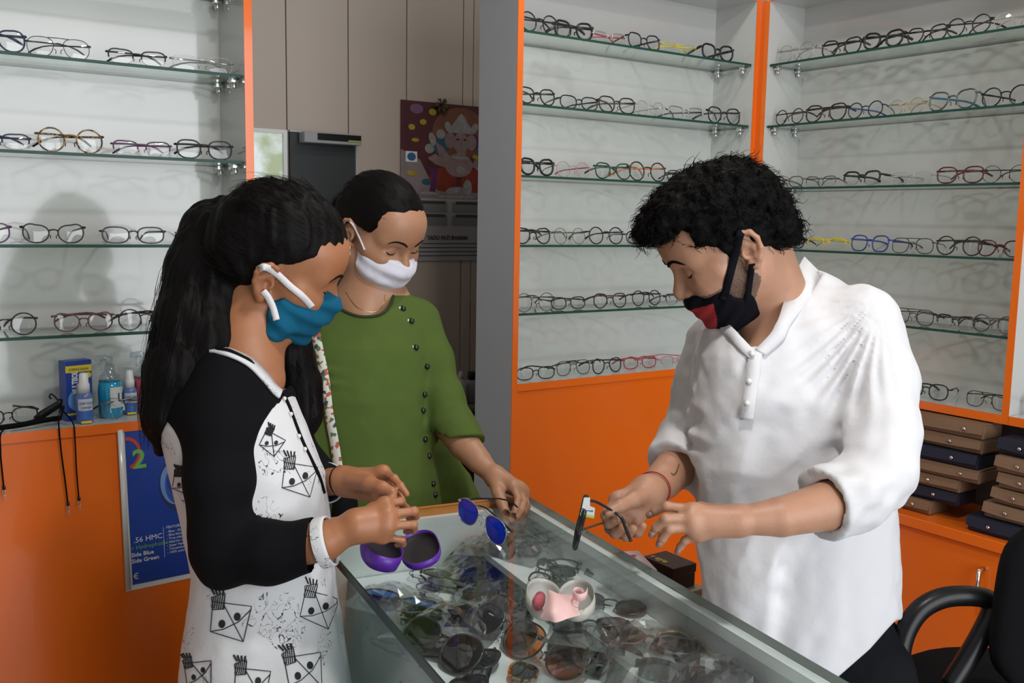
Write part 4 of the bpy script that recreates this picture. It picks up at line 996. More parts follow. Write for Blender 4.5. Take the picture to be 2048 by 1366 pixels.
# ================================================================== girl in the black and white tunic
SKIN_G = pm('skin_girl', (0.36, 0.145, 0.066), rough=0.45, var=0.10, vscale=30, bump=0.08, bscale=320, sss=0.12)
HAIRG = pm('dark_hair', (0.0042, 0.0033, 0.0033), rough=0.55, spec=0.10, var=0.35, vscale=50, bump=0.2, bscale=120)
TEAL = pm('teal_mask_cloth', (0.003, 0.088, 0.165), rough=0.85, spec=0.2, var=0.12, bump=0.2, bscale=50)
ELAST = pm('white_elastic', (0.72, 0.69, 0.71), rough=0.8, var=0.03, bump=0.3, bscale=400)
BLKC = pm('black_jersey', (0.0042, 0.0042, 0.0055), rough=0.9, spec=0.12, var=0.15, bump=0.2, bscale=50)
def print_cloth():
    m, t, N, L = nt('printed_cotton'); b = N['Principled BSDF']; b.inputs['Roughness'].default_value = .85
    tc = N.new('ShaderNodeTexCoord'); n = N.new('ShaderNodeTexNoise'); n.inputs['Scale'].default_value = 62; n.inputs['Detail'].default_value = 1.5; n.inputs['Distortion'].default_value = 1.2
    L.new(tc.outputs['Object'], n.inputs['Vector'])
    n2 = N.new('ShaderNodeTexNoise'); n2.inputs['Scale'].default_value = 17; n2.inputs['Detail'].default_value = 1; L.new(tc.outputs['Object'], n2.inputs['Vector'])
    a = N.new('ShaderNodeMath'); a.operation = 'SUBTRACT'; a.inputs[1].default_value = .5; L.new(n.outputs['Fac'], a.inputs[0])
    c = N.new('ShaderNodeMath'); c.operation = 'ABSOLUTE'; L.new(a.outputs[0], c.inputs[0])
    d = N.new('ShaderNodeMath'); d.operation = 'LESS_THAN'; d.inputs[1].default_value = .012; L.new(c.outputs[0], d.inputs[0])
    e = N.new('ShaderNodeMath'); e.operation = 'GREATER_THAN'; e.inputs[1].default_value = .585; L.new(n2.outputs['Fac'], e.inputs[0])
    g = N.new('ShaderNodeMath'); g.operation = 'MULTIPLY'; L.new(d.outputs[0], g.inputs[0]); L.new(e.outputs[0], g.inputs[1])
    mx = N.new('ShaderNodeMix'); mx.data_type = 'RGBA'; mx.inputs[6].default_value = (.64, .64, .66, 1); mx.inputs[7].default_value = (.03, .03, .035, 1)
    L.new(g.outputs[0], mx.inputs[0]); L.new(mx.outputs[2], b.inputs['Base Color'])
    n3 = N.new('ShaderNodeTexNoise'); n3.inputs['Scale'].default_value = 45; n3.inputs['Detail'].default_value = 4; L.new(tc.outputs['Object'], n3.inputs['Vector'])
    bp = N.new('ShaderNodeBump'); bp.inputs['Strength'].default_value = .3; bp.inputs['Distance'].default_value = .004; L.new(n3.outputs['Fac'], bp.inputs['Height']); L.new(bp.outputs[0], b.inputs['Normal'])
    return m
PRINT = print_cloth(); INK = pm('black_ink', (.012, .012, .014), rough=.8)
girl = empty('person', tuple(c2w(c3(520, 1100, 1.50))[:2])+(0.0,), 0, 'person with a long black ponytail, teal mask and black sleeved white tunic', 'person')
HG = Head((-.3686, -.1152, 1.5129), (.887, .361, .288), (.446, -.834, -.327), .96); q = HG
gb = Sdf(); HG.skin(gb, nose=.97)
gb.add(rcone(q.g((-.028, 0, -.030)), c3(490, 705, 1.50), .044, .048), .03)
gb.add(rcone(c3(490, 690, 1.50), c3(518, 760, 1.500), .050, .040), .03)
gb.chain([c3(460, 1098, 1.385), c3(560, 1096, 1.372), c3(650, 1082, 1.365), c3(704, 1054, 1.368)], [.031, .031, .0280, .0205], .003)
hand(gb, (706, 1053, 1.368), .0205, [(770, 1007, 1.390), (776, 1029, 1.376), (774, 1052, 1.372), (766, 1073, 1.376)],
     [[(800, 1003, 1.400), (812, 1016, 1.425), (800, 1022, 1.445)], [(828, 1022, 1.388), (832, 1032, 1.408), (818, 1037, 1.420)],
      [(827, 1049, 1.384), (828, 1059, 1.402), (812, 1063, 1.414)], [(804, 1080, 1.386), (806, 1088, 1.400), (794, 1090, 1.410)]],
     [(722, 1040, 1.395), (748, 1022, 1.430), (770, 1010, 1.452), (786, 1000, 1.468)], rk=.0085, rf=.0060)
gb.chain([c3(600, 960, 1.62), c3(645, 966, 1.58), c3(678, 961, 1.545)], [.027, .0245, .0205], .004)
hand(gb, (680, 961, 1.543), .0205, [(766, 944, 1.515), (774, 962, 1.525), (772, 982, 1.53), (762, 1000, 1.53)],
     [[(788, 957, 1.492), (801, 972, 1.480), (813, 988, 1.472)], [(800, 984, 1.505), (803, 1004, 1.490), (792, 1012, 1.478)],
      [(794, 1003, 1.510), (794, 1018, 1.495), (784, 1022, 1.485)], [(780, 1016, 1.512), (780, 1028, 1.500), (772, 1030, 1.49)]],
     [(708, 962, 1.520), (738, 968, 1.492), (764, 976, 1.478), (785, 984, 1.470)], rk=.0092, rf=.0064)
lo, hi = aabb([c3(440, 368, 1.5), c3(840, 1100, 1.45), c3(440, 1110, 1.40), c3(530, 700, 1.62), c3(640, 980, 1.60), c3(560, 1090, 1.33)], .03)
sdf_mesh('body', gb, lo, hi, .0024, SKIN_G, girl, it=1)
face_details(girl, HG, gb, HAIRG, browz=.033, bw=.75)
gz = lambda px, py, o=.0, d=1.48: c3(px, py, (gb.hit(px, py) or d)-o)
# hair: tight cap, long ponytail, a lock over the far shoulder
gz_ = polyz((-.15, -.05, -.030, -.018, -.008, .010, .026, .058, .085, .13), (-.075, -.060, -.035, .004, .026, .034, .046, .068, .080, .078))
gh = Sdf(); gh.add(ell(q.g((-.008, 0, .047)), (.108*.96, .080*.96, .094*.96), q.B), .02)
gh.add(ell(q.g((-.060, 0, .010)), (.050, .066, .060), q.B), .03)
def ghcut(P):
    L = HG.loc(P); return ((gz_(L[:, 0])-L[:, 2])*.85).astype(F4)
gh.clip(ghcut, .012)
gh.add(ball(c3(449, 428, 1.535), .021), .012)
tail = [(446, 432, 1.535), (415, 462, 1.53), (392, 540, 1.505), (378, 640, 1.475), (352, 745, 1.445), (332, 830, 1.44), (318, 900, 1.45)]
gh.chain(cpoly(tail), [.024, .036, .041, .046, .042, .030, .010], .03)
gh.chain(cpoly([(430, 520, 1.52), (440, 600, 1.50), (424, 680, 1.46), (392, 770, 1.43)]), [.03, .032, .03, .012], .03)
lock = [(545, 640, 1.60), (575, 700, 1.615), (598, 770, 1.615), (608, 830, 1.61), (604, 885, 1.605)]
gh.chain(cpoly(lock), [.030, .034, .032, .024, .008], .03)
gh.disp(lambda P: (-.0030*vnoise(P*np.array([120, 9, 120], F4), 3)-.0030*vnoise(P*np.array([45, 5, 45], F4), 4)).astype(F4))
lo, hi = aabb([c3(300, 360, 1.5), c3(290, 905, 1.5), c3(700, 400, 1.5), c3(640, 890, 1.64), c3(500, 560, 1.40), c3(500, 500, 1.64)], .02)
ho, hv, hf = sdf_mesh('hair', gh, lo, hi, .0036, HAIRG, girl, it=1)
rs = np.random.RandomState(3); lines = []; T = np.array(tail, float)
for i in range(1500):
    k = rs.uniform(0, 1); a = rs.uniform(0, 2*PI); rad = rs.uniform(.75, 1.12) if i % 5 else rs.uniform(1.0, 1.35)
    s0 = rs.uniform(0, 3.5); s1 = min(6, s0+rs.uniform(1.2, 3.0)); L = []
    for s in np.linspace(s0, s1, 9):
        j = min(int(s), 5); u = s-j; c = T[j]+(T[j+1]-T[j])*u; w = np.interp(s, range(7), [.024, .036, .041, .046, .042, .034, .022])
        L.append(c3(*c)+rad*w*np.array([math.cos(a), 0, math.sin(a)])+np.array([rs.normal(0, .0010), 0, rs.normal(0, .001)]))
    lines.append(L)
for i in range(420):
    a = rs.uniform(0, 2*PI); s0 = rs.uniform(0, 1.5); L = []; T2 = np.array(lock, float)
    for s in np.linspace(s0, min(4, s0+rs.uniform(1.5, 2.6)), 8):
        j = min(int(s), 3); u = s-j; c = T2[j]+(T2[j+1]-T2[j])*u; w = np.interp(s, range(5), [.030, .034, .034, .028, .018]); L.append(c3(*c)+rs.uniform(.85, 1.2)*w*np.array([math.cos(a), 0, math.sin(a)]))
    lines.append(L)
cs, ns, r2 = surf_seeds(hv, hf, 1500, 5, lambda c: (((c-HG.pos) @ HG.B)[:, 2] > gz_(((c-HG.pos) @ HG.B)[:, 0])+.018) & (((c-HG.pos) @ HG.B)[:, 0] > -.08))
tie = c3(449, 428, 1.52)
for c, n in zip(cs, ns):
    t = tie-c; ln = min(np.linalg.norm(t), r2.uniform(.03, .06)); t = t-n*(t @ n); t /= np.linalg.norm(t)+1e-9
    lines.append([c-n*.0012+t*ln*u+n*(.0014*math.sin(u*3.1)-(ln*u)**2/.17) for u in np.linspace(0, 1, 6)])
strands('hair_strands', lines, .00055, HAIRG, girl)
m = MB(); m.tube([c3(449, 430, 1.535)+.024*np.array([math.cos(t)*.5, math.sin(t)*.9, math.sin(t+1)*.8]) for t in np.linspace(0, 2*PI, 25)[:-1]], .006, 8, closed=True); cam_part(m, 'hair_tie', BLKC, girl)
# mask
gm = Sdf(); gm.add(ell(q.g((.042, 0, -.040)), (.068, .072, .060), q.B), .01); gm.add(rcone(q.g((.092, 0, -.018)), q.g((.100, 0, -.026)), .018, .018), .03); gm.add(rcone(q.g((.070, 0, -.090)), q.g((.03, 0, -.085)), .026, .024), .03); gm.add(rcone(q.g((.020, -.052, -.066)), q.g((.020, .052, -.066)), .024, .024), .03)
for y_ in (-1, 1): gm.add(rcone(q.g((.030, y_*.066, -.045)), q.g((.040, y_*.078, -.066)), .013, .013), .03)
def gmk(P):
    L = HG.loc(P); ay = np.abs(L[:, 1]); top = np.interp(L[:, 0], (.0, .02, .046, .056, .106, .13), (-.034, -.024, .008, .016, -.004, -.010))
    return np.maximum(np.maximum(L[:, 2]-top, (-.112+.022*ay/.08)-L[:, 2]), (.010-(L[:, 2]+.031)*.25)-L[:, 0]).astype(F4)
gm.disp(lambda P: (.0022*np.sin((HG.loc(P)[:, 2]+.35*HG.loc(P)[:, 0])*210)+.0016*vnoise(P*60, 9)).astype(F4)); gm.clip(gmk, .002)
lo, hi = aabb([q.g((-.01, .1, .03)), q.g((.14, -.1, -.13)), q.g((.14, .1, .03)), q.g((-.01, -.1, -.13)), q.g((-.01, -.1, .03)), q.g((.14, .1, -.13))], .005)
gmo, _, _ = sdf_mesh('face_mask', gm, lo, hi, .0022, TEAL, girl, it=1)
gmz = lambda px, py, o=.002: c3(px, py, min(gb.hit(px, py) or 9, gm.hit(px, py) or 9)-o)
strapm(gmo, 'ear_loop', ELAST, [gmz(624, 614), gmz(614, 602), gmz(602, 590, .003), gz(580, 572, .004), gz(560, 553, .005), gz(543, 540, .006), gz(527, 534, .006), c3(513, 541, gz(520, 545)[2])], .0100)
strapm(gmo, 'ear_loop', ELAST, [gmz(553, 640), gmz(546, 615, .003), gz(536, 594, .004), gz(526, 582, .004)], .0100)
# tunic
tor = loft([(688, 410, 498, 1.505, .040), (720, 388, 545, 1.505, .072), (760, 364, 570, 1.50, .100), (800, 346, 586, 1.50, .115), (850, 333, 607, 1.50, .128), (950, 352, 645, 1.50, .125), (1050, 372, 657, 1.50, .120), (1140, 393, 662, 1.50, .120),
            (1220, 388, 672, 1.50, .130), (1366, 376, 694, 1.50, .150), (1600, 340, 735, 1.50, .185)], 2.2)
gfold = lambda P: (-.0050*vnoise(np.stack([(P[:, 0]+.5*P[:, 2])*26, P[:, 1]*4, P[:, 2]*14], 1), 21)*np.clip((P[:, 1]-.12)/.2, .15, 1)-.0015*vnoise(P*44, 22)).astype(F4)
def gneck(P):
    px = P[:, 0]*FPX/P[:, 2]+1024; py = P[:, 1]*FPX/P[:, 2]+683
    return (np.maximum(py-np.interp(px, (400, 425, 460, 500, 530, 553, 566, 580), (672, 690, 697, 716, 745, 772, 782, 770)), np.maximum(405-px, px-585))*P[:, 2]/FPX).astype(F4)
tun = Sdf(); tun.add(tor, .02); tun.disp(gfold); tun0 = Sdf(); tun0.ops = list(tun.ops); tun.cut(gneck, .003)
lo, hi = aabb([c3(330, 680, 1.66), c3(330, 1600, 1.36), c3(740, 1600, 1.68), c3(330, 700, 1.35)], .03)
tuno, _, _ = sdf_mesh('tunic', tun, lo, hi, .0048, PRINT, girl, it=1)
cufc = c3(640, 1085, 1.366); cd = c3(690, 1066, 1.366)-c3(560, 1100, 1.372); cd /= np.linalg.norm(cd)
slv = Sdf(); slv.chain([c3(452, 770, 1.44), c3(440, 850, 1.41), c3(440, 960, 1.392), c3(444, 1060, 1.388), c3(452, 1105, 1.388), c3(540, 1106, 1.372), c3(655, 1082, 1.366)], [.056, .054, .0490, .0470, .0465, .0425, .0350], .02)
slv.clip(lambda P: ((P-cufc.astype(F4)) @ cd.astype(F4)), .002)
blk = Sdf(); yoke = Sdf(); yoke.add(lambda P: tor(P)-.0022, .001); yoke.disp(gfold)
def yk(P):
    px = P[:, 0]*FPX/P[:, 2]+1024; py = P[:, 1]*FPX/P[:, 2]+683
    return ((py-np.interp(px, (330, 380, 440, 505, 520, 545, 580, 620), (838, 900, 900, 880, 848, 815, 796, 790)))*P[:, 2]/FPX).astype(F4)
yoke.clip(yk, .001); blk.add(yoke, .01); blk.add(slv, .012)
blk.disp(lambda P: (-.0060*vnoise(np.stack([P[:, 0]*16, (P[:, 1]+.4*P[:, 0])*40, P[:, 2]*16], 1), 31)*np.exp(-(((P[:, 0]*FPX/P[:, 2]+1024)-500)/120)**2-(((P[:, 1]*FPX/P[:, 2]+683)-1080)/80)**2)-.003*vnoise(np.stack([P[:, 0]*24, P[:, 1]*7, P[:, 2]*24], 1), 33)).astype(F4))
sl2 = Sdf(); sl2.chain([c3(540, 790, 1.60), c3(575, 890, 1.635), c3(648, 966, 1.578)], [.05, .040, .032], .02); blk.add(sl2, .01)
blk.cut(gneck, .003)
lo, hi = aabb([c3(330, 680, 1.68), c3(330, 1170, 1.33), c3(670, 1170, 1.66), c3(660, 700, 1.68)], .02)
blko, _, _ = sdf_mesh('raglan_sleeves', blk, lo, hi, .0042, BLKC, girl, it=1)
def cuff(parent, c, d, r, w, mat, name='cuff'):
    """short open band of cloth round an arm"""
    d = np.array(d)/np.linalg.norm(d); n1 = np.cross(d, [0, 0, 1.0]); n1 /= np.linalg.norm(n1); n2 = np.cross(d, n1); rows = []
    for (a, rr) in ((-w/2, r), (-w/4, r*1.02), (w/4, r*1.01), (w/2, r*.99), (w/2, r*.93), (w/4, r*.92)):
        rows.append([c+d*a+rr*(math.cos(t)*n1+math.sin(t)*n2) for t in np.linspace(0, 2*PI, 29)[:-1]])
    m = MB(); m.grid(np.array(rows), closeu=True); return cam_part(m, name, mat, parent)
cuff(blko, c3(650, 1084, 1.366), cd, .0355, .018, PRINT)
cuff(blko, c3(652, 966, 1.577), c3(678, 961, 1.545)-c3(620, 966, 1.60), .0330, .018, PRINT)
tz = lambda px, py, o=.0: c3(px, py, min(tun0.hit(px, py) or 9, blk.hit(px, py) or 9, 1.6)-o)
def tt(px, py, o=.0012):
    for _ in range(12):
        z = tun0.hit(px, py)
        if z: return c3(px, py, z-o)
        px += 6 if px < 525 else -6
    return c3(px, py, 1.5)
nk = [(424, 691), (460, 698), (500, 717), (530, 746), (552, 773), (564, 784)]
ribbon(tuno, 'neckline_trim', PRINT, [tz(x, y-3, .005) for x, y in nk], [tz(x-6, y+12, .006) for x, y in nk], .004)
pk = [(566, 786), (578, 812), (592, 850), (606, 885), (622, 918), (638, 952), (648, 985)]
m = MB(); m.tube(curve3([tt(x, y, .002) for x, y in pk], 4), .0030, 8); cam_part(m, 'front_piping', BLKC, tuno)
for x, y in ((571, 797), (584, 828), (600, 872), (612, 898)):
    m = MB(); p = tt(x-2, y, .0055); m.tube([p, p+np.array([0, 0, -.002])], [.0034, .003], 10); cam_part(m, 'button', pm('pearl_button', (.72, .70, .68), rough=.25), tuno)
# drawn motifs of the print: kite-shaped line drawings with two solid dots
def motif(cx, cy, s, rot, flip=1):
    m = MB(); ca, sa = math.cos(rot), math.sin(rot)
    def W(x, y):
        X = flip*x; return tt(cx+s*(X*ca-y*sa), cy+s*(X*sa+y*ca), .0010)
    def line(pts, r=.00062):
        P = []
        for a, b in zip(pts[:-1], pts[1:]): P += [W(a[0]+(b[0]-a[0])*u, a[1]+(b[1]-a[1])*u) for u in np.linspace(0, 1, 6)[:-1]]
        P.append(W(*pts[-1])); m.tube(P, r, 5)
    line([(-1, -.75), (.95, -.75), (.75, 1.05), (-.95, .75), (-1, -.75)]); line([(-.5, -.75), (.75, 1.05)]); line([(-.95, .75), (-.3, .55), (.4, .1), (.95, -.6)])
    line([(-1.1, -.95), (-.45, -1.25), (-.40, -.45), (-.95, -.35), (-1.1, -.95)])
    for k in range(6): line([(-1.02+.11*k, -.42), (-.98+.11*k, -1.0-.03*k)], .0008)
    for k in range(4): line([(-.95+.14*k, -1.12), (-1.2+.22*k, -1.45)], .0014)
    for (dx, dy) in ((.30, -.15), (-.42, .30)):
        c = [W(dx+.17*math.cos(t), dy+.21*math.sin(t)) for t in np.linspace(0, 2*PI, 15)[:-1]]; m.add([np.mean(c, 0)]+c, [(0, 1+j, 1+(j+1) % 14) for j in range(14)])
    return cam_part(m, 'printed_motif', INK, tuno, False)
for a in ((462, 1238, 40, .12), (640, 1215, 36, .25), (610, 1338, 38, -.15), (505, 1366, 36, .1), (600, 955, 34, .15), (545, 885, 22, .5), (398, 1345, 28, -.1), (368, 965, 22, .2)): motif(*a)
legs(girl, c2w(c3(520, 1500, 1.50)), CMAT[:, 0], .07, .085, 'leggings', BLKC, BLACKF)
for k in range(2):
    m = MB(); c = c3(680+5*k, 962, 1.544); d = c3(700, 960, 1.53)-c3(660, 964, 1.56); d /= np.linalg.norm(d); n1 = np.cross(d, [0, 0, 1.0]); n1 /= np.linalg.norm(n1); n2 = np.cross(d, n1)
    m.tube([c+.0228*(math.cos(t)*n1+math.sin(t)*n2)+d*.002*math.sin(t+k) for t in np.linspace(0, 2*PI, 27)[:-1]], .0012, 6, closed=True); cam_part(m, 'bracelet', BLKC, girl)
# ================================================================== woman in the green dress
SKIN_W = pm('skin_woman', (0.43, 0.215, 0.125), rough=0.45, var=0.08, vscale=30, bump=0.06, bscale=320, sss=0.12)
GREEN = pm('green_cotton', (0.080, 0.122, 0.026), rough=0.9, spec=0.2, var=0.08, vscale=20, bump=0.25, bscale=60)
DKGREEN = pm('green_piping', (0.020, 0.035, 0.010), rough=0.8)
WMASK = pm('white_mask_cloth', (0.74, 0.73, 0.83), rough=0.8, var=0.03, bump=0.3, bscale=55)
woman = empty('person', tuple(c2w(c3(720, 900, 2.08))[:2])+(0.0,), 0, 'person in a green dress and white mask picking up blue sunglasses', 'person')
HW = Head((-.2845, -.2264, 2.0652), (.657, .564, -.5), (.357, -.817, -.452), .98); q = HW
wb = Sdf(); HW.skin(wb, nose=.97)
wb.add(rcone(q.g((-.028, 0, -.030)), c3(735, 618, 2.085), .046, .054), .03)
wb.add(rcone(c3(735, 605, 2.085), c3(728, 660, 2.06), .056, .062), .03)
wb.add(rcone(c3(690, 622, 2.09), c3(790, 615, 2.09), .040, .040), .04)
wb.chain([c3(898, 850, 2.045), c3(930, 890, 2.01), c3(958, 922, 1.98), c3(983, 948, 1.955)], [.034, .0320, .0255, .0185], .003)
hand(wb, (984, 949, 1.954), .0185, [(1026, 972, 1.915), (1037, 976, 1.922), (1044, 983, 1.930), (1047, 991, 1.936)],
     [[(1036, 997, 1.897), (1031, 1020, 1.880), (1023, 1041, 1.868)], [(1047, 1003, 1.907), (1043, 1020, 1.890), (1033, 1036, 1.876)],
      [(1053, 1009, 1.918), (1047, 1024, 1.900), (1039, 1036, 1.888)], [(1055, 1014, 1.926), (1051, 1026, 1.910), (1044, 1037, 1.900)]],
     [(990, 962, 1.940), (996, 984, 1.910), (1004, 1006, 1.890), (1014, 1033, 1.870)], rk=.0098, rf=.0070)
lo, hi = aabb([c3(660, 345, 2.05), c3(1070, 1050, 1.90), c3(880, 860, 2.10), c3(660, 680, 2.16), c3(860, 500, 1.9)], .03)
sdf_mesh('body', wb, lo, hi, .0026, SKIN_W, woman, it=1)
face_details(woman, HW, wb, HAIRG, browz=.033, bw=.6)
wz_ = polyz((-.15, -.05, -.030, -.018, -.008, .012, .042, .060, .078, .092, .13), (-.060, -.050, -.030, .004, .030, .030, .030, .050, .066, .080, .080))
wh = Sdf(); wh.add(ell(q.g((-.008, 0, .047)), (.107*.98, .080*.98, .090*.98), q.B), .02); wh.add(ell(q.g((-.060, 0, .010)), (.048, .064, .060), q.B), .03)
wh.disp(lambda P: (-.0014*vnoise(HW.loc(P)*np.array([16, 110, 110], F4), 3)).astype(F4))
wh.clip(lambda P: ((wz_(HW.loc(P)[:, 0])-HW.loc(P)[:, 2])*.85).astype(F4), .006)
wh.add(ell(q.g((-.112, 0, .000)), (.034, .040, .036), q.B), .01)
lo, hi = aabb([q.g((x, y, z)) for x in (-.15, .11) for y in (-.09, .09) for z in (-.06, .15)], .005)
ho, hv, hf = sdf_mesh('hair', wh, lo, hi, .0030, HAIRG, woman, it=1)
cs, ns, r2 = surf_seeds(hv, hf, 1100, 6); tie = q.g((-.11, 0, .01)); lines = []
for c, n in zip(cs, ns):
    t = tie-c; t = t-n*(t @ n); t /= np.linalg.norm(t)+1e-9; ln = r2.uniform(.02, .05)
    lines.append([c-n*.0012+t*ln*u+n*(.0014*math.sin(u*3.1)-(ln*u)**2/.17) for u in np.linspace(0, 1, 6)])
strands('hair_strands', lines, .0006, HAIRG, woman)
wm = Sdf(); wm.add(ell(q.g((.042, 0, -.038)), (.068, .070, .062), q.B), .01); wm.add(rcone(q.g((.092, 0, -.018)), q.g((.098, 0, -.026)), .017, .018), .03); wm.add(rcone(q.g((.072, 0, -.088)), q.g((.03, 0, -.085)), .024, .024), .03)
def wmk(P):
    L = HW.loc(P); ay = np.abs(L[:, 1]); top = np.interp(L[:, 0], (.0, .03, .052, .08, .11, .13), (-.03, -.014, .000, -.004, -.010, -.012))
    return np.maximum(np.maximum(L[:, 2]-top, (-.112+.050*ay/.08)-L[:, 2]), (.022-(L[:, 2]+.02)*.45)-L[:, 0]).astype(F4)
wm.disp(lambda P: (.0018*np.sin((HW.loc(P)[:, 2]+.2*HW.loc(P)[:, 0])*190)+.0012*vnoise(P*60, 9)).astype(F4)); wm.clip(wmk, .002)
lo, hi = aabb([q.g((x, y, z)) for x in (-.01, .14) for y in (-.1, .1) for z in (-.13, .03)], .004)
wmo, _, _ = sdf_mesh('face_mask', wm, lo, hi, .0024, WMASK, woman, it=1)
wz = lambda px, py, o=.0: c3(px, py, min(wb.hit(px, py) or 9, wm.hit(px, py) or 9, 2.3)-o)
m = MB(); m.tube(curve3([wz(729, 500, .002), wz(722, 483, .004), wz(714, 465, .005), wz(706, 450, .005), wz(700, 444, .004)], 4), .0022, 6); cam_part(m, 'ear_loop', ELAST, wmo)
m = MB(); m.tube([wz(700, 510, .002), wz(699, 498, .004), wz(697, 486, .003)], .0018, 6); cam_part(m, 'ear_loop', ELAST, wmo)
m = MB(); e = wz(696, 488, .004); m.tube([e+.008*np.array([.5*math.sin(t), 1-math.cos(t), .5*math.sin(t)]) for t in np.linspace(0, 2*PI, 19)[:-1]], .0013, 6, closed=True); cam_part(m, 'earring', pm('gold', (.7, .45, .15), rough=.25, metal=1.0), woman)
# dress
wt = loft([(572, 690, 790, 2.105, .045), (598, 640, 836, 2.10, .080), (640, 588, 858, 2.09, .105), (700, 566, 864, 2.08, .120), (800, 560, 862, 2.07, .125), (900, 556, 868, 2.07, .125), (1000, 550, 884, 2.07, .130), (1150, 530, 905, 2.07, .150), (1420, 500, 945, 2.07, .180)], 2.2)
wback = loft([(868, 780, 880, 2.18, .02), (900, 770, 908, 2.18, .045), (950, 760, 942, 2.18, .055), (1000, 750, 960, 2.18, .060), (1420, 700, 1000, 2.18, .09)], 2.2)
hc = c3(912, 893, 2.022); hd = c3(958, 922, 1.98)-c3(890, 820, 2.06); hd /= np.linalg.norm(hd); hn = hd+np.array([-.25, .45, 0]); hn /= np.linalg.norm(hn)
ws = Sdf(); ws.chain([c3(832, 645, 2.10), c3(862, 720, 2.09), c3(886, 800, 2.065), c3(908, 862, 2.035), c3(935, 905, 2.005)], [.054, .0455, .0430, .0465, .0490], .02)
ws.clip(lambda P: ((P-hc.astype(F4)) @ hn.astype(F4)), .002); ws.cut(rcone(hc-hd*.02, hc+hd*.05, .0415, .0435), .004)
ws2 = Sdf(); ws2.chain([c3(605, 650, 2.10), c3(580, 760, 2.08), c3(585, 860, 2.04)], [.055, .048, .045], .02)
def wneck(P):
    px = P[:, 0]*FPX/P[:, 2]+1024; py = P[:, 1]*FPX/P[:, 2]+683
    return (np.maximum(py-np.interp(px, (640, 668, 690, 720, 750, 770, 783, 789, 800), (588, 606, 622, 632, 631, 622, 603, 575, 560)), np.maximum(640-px, px-796))*P[:, 2]/FPX+np.maximum(P[:, 2]-2.14, 0)).astype(F4)
def wfold(P):
    px = P[:, 0]*FPX/P[:, 2]+1024; py = P[:, 1]*FPX/P[:, 2]+683
    tuck = np.sin((py-.2*px)*.24)*np.exp(-((px-640)/42)**2-((py-755)/34)**2)
    slv = vnoise(np.stack([P[:, 0]*18, (P[:, 1]+.5*P[:, 0])*46, P[:, 2]*18], 1), 41)*np.exp(-((px-890)/50)**2-((py-830)/70)**2)
    return (-.0042*vnoise(np.stack([(P[:, 0]+.4*P[:, 2])*17, P[:, 1]*3.5, P[:, 2]*9], 1), 42)-.0036*tuck-.0055*slv-.0010*vnoise(P*40, 43)).astype(F4)
dr = Sdf(); dr.add(wt, .02); dr.add(wback, .005); dr.add(ws, .014); dr.add(ws2, .02); dr.disp(wfold); dr0 = Sdf(); dr0.ops = list(dr.ops); dr.cut(wneck, .003)
lo, hi = aabb([c3(490, 570, 2.25), c3(490, 1420, 1.88), c3(1000, 1420, 2.28), c3(970, 600, 2.2)], .02)
dro, _, _ = sdf_mesh('dress', dr, lo, hi, .0050, GREEN, woman, it=1)
dz = lambda px, py, o=.0: c3(px, py, (dr0.hit(px, py) or 2.0)-o)
m = MB(); m.tube(curve3([dz(x, y, .002) for x, y in ((668, 607), (690, 623), (720, 633), (750, 632), (770, 623), (783, 604), (789, 580))], 4), .0032, 8); cam_part(m, 'neckline_piping', DKGREEN, dro)
for x, y in ((806, 617), (823, 642), (832, 695), (854, 733), (849, 789), (846, 821), (850, 879), (858, 912), (866, 968), (870, 990)):
    m = MB(); p = dz(x, y, .001); n = np.array([.15, -.1, -1]); n /= np.linalg.norm(n); m.tube([p, p+n*.004], [.0066, .0050], 14); b_ = cam_part(m, 'button', pm('black_button', (.012, .014, .012), rough=.2), dro)
    m = MB(); p = p+np.array([-.0062, -.001, -.001]); m.tube([p, p+n*.003], [.0035, .0025], 8); cam_part(m, 'bead', pm('white_bead', (.7, .7, .68), rough=.3), b_)
m = MB(); m.tube(curve3([wz(692, 585, .001), wz(715, 615, .001), wz(750, 624, .001), wz(768, 606, .001), wz(770, 590, .001)], 4), .0008, 5); cam_part(m, 'necklace', pm('gold', (.7, .45, .15), rough=.25, metal=1.0), woman)
legs(woman, c2w(c3(700, 1330, 2.08)), -CMAT[:, 2], .075, .09, 'trousers', BLKC, BLACKF)
# shoulder bag with a floral strap, hanging on the woman's arm
def floral():
    m_, t, N, L = nt('floral_strap'); b = N['Principled BSDF']; b.inputs['Roughness'].default_value = .8; tc = N.new('ShaderNodeTexCoord'); v = N.new('ShaderNodeTexVoronoi'); v.inputs['Scale'].default_value = 130; L.new(tc.outputs['Object'], v.inputs['Vector'])
    cr = N.new('ShaderNodeValToRGB'); cr.color_ramp.interpolation = 'CONSTANT'; el = cr.color_ramp.elements; el[0].color = (.62, .62, .55, 1); el[1].position = .62; el[1].color = (.40, .10, .05, 1); e = el.new(.74); e.color = (.10, .16, .08, 1); e = el.new(.86); e.color = (.05, .06, .08, 1)
    L.new(v.outputs['Color'], cr.inputs[0]); L.new(cr.outputs[0], b.inputs['Base Color']); return m_
bag = empty('shoulder_bag', tuple(c2w(c3(690, 1010, 1.93))), 0, 'shoulder bag with a pale floral strap crossing the green dress', 'bag')
st = [(610, 600), (627, 650), (638, 700), (650, 760), (657, 820), (668, 880), (676, 930), (684, 965)]
ribbon(bag, 'strap', floral(), [dz(x-9, y, .006) for x, y in st], [dz(x+9, y, .006) for x, y in st], .003)
m = MB(); c = c3(690, 1030, 1.915); m.tube([c+np.array([0, -.045, 0]), c+np.array([0, -.03, 0]), c+np.array([0, .05, 0]), c+np.array([0, .07, 0])], [.022, .040, .046, .038], 16, flat=.6); cam_part(m, 'bag_body', BLKC, bag)
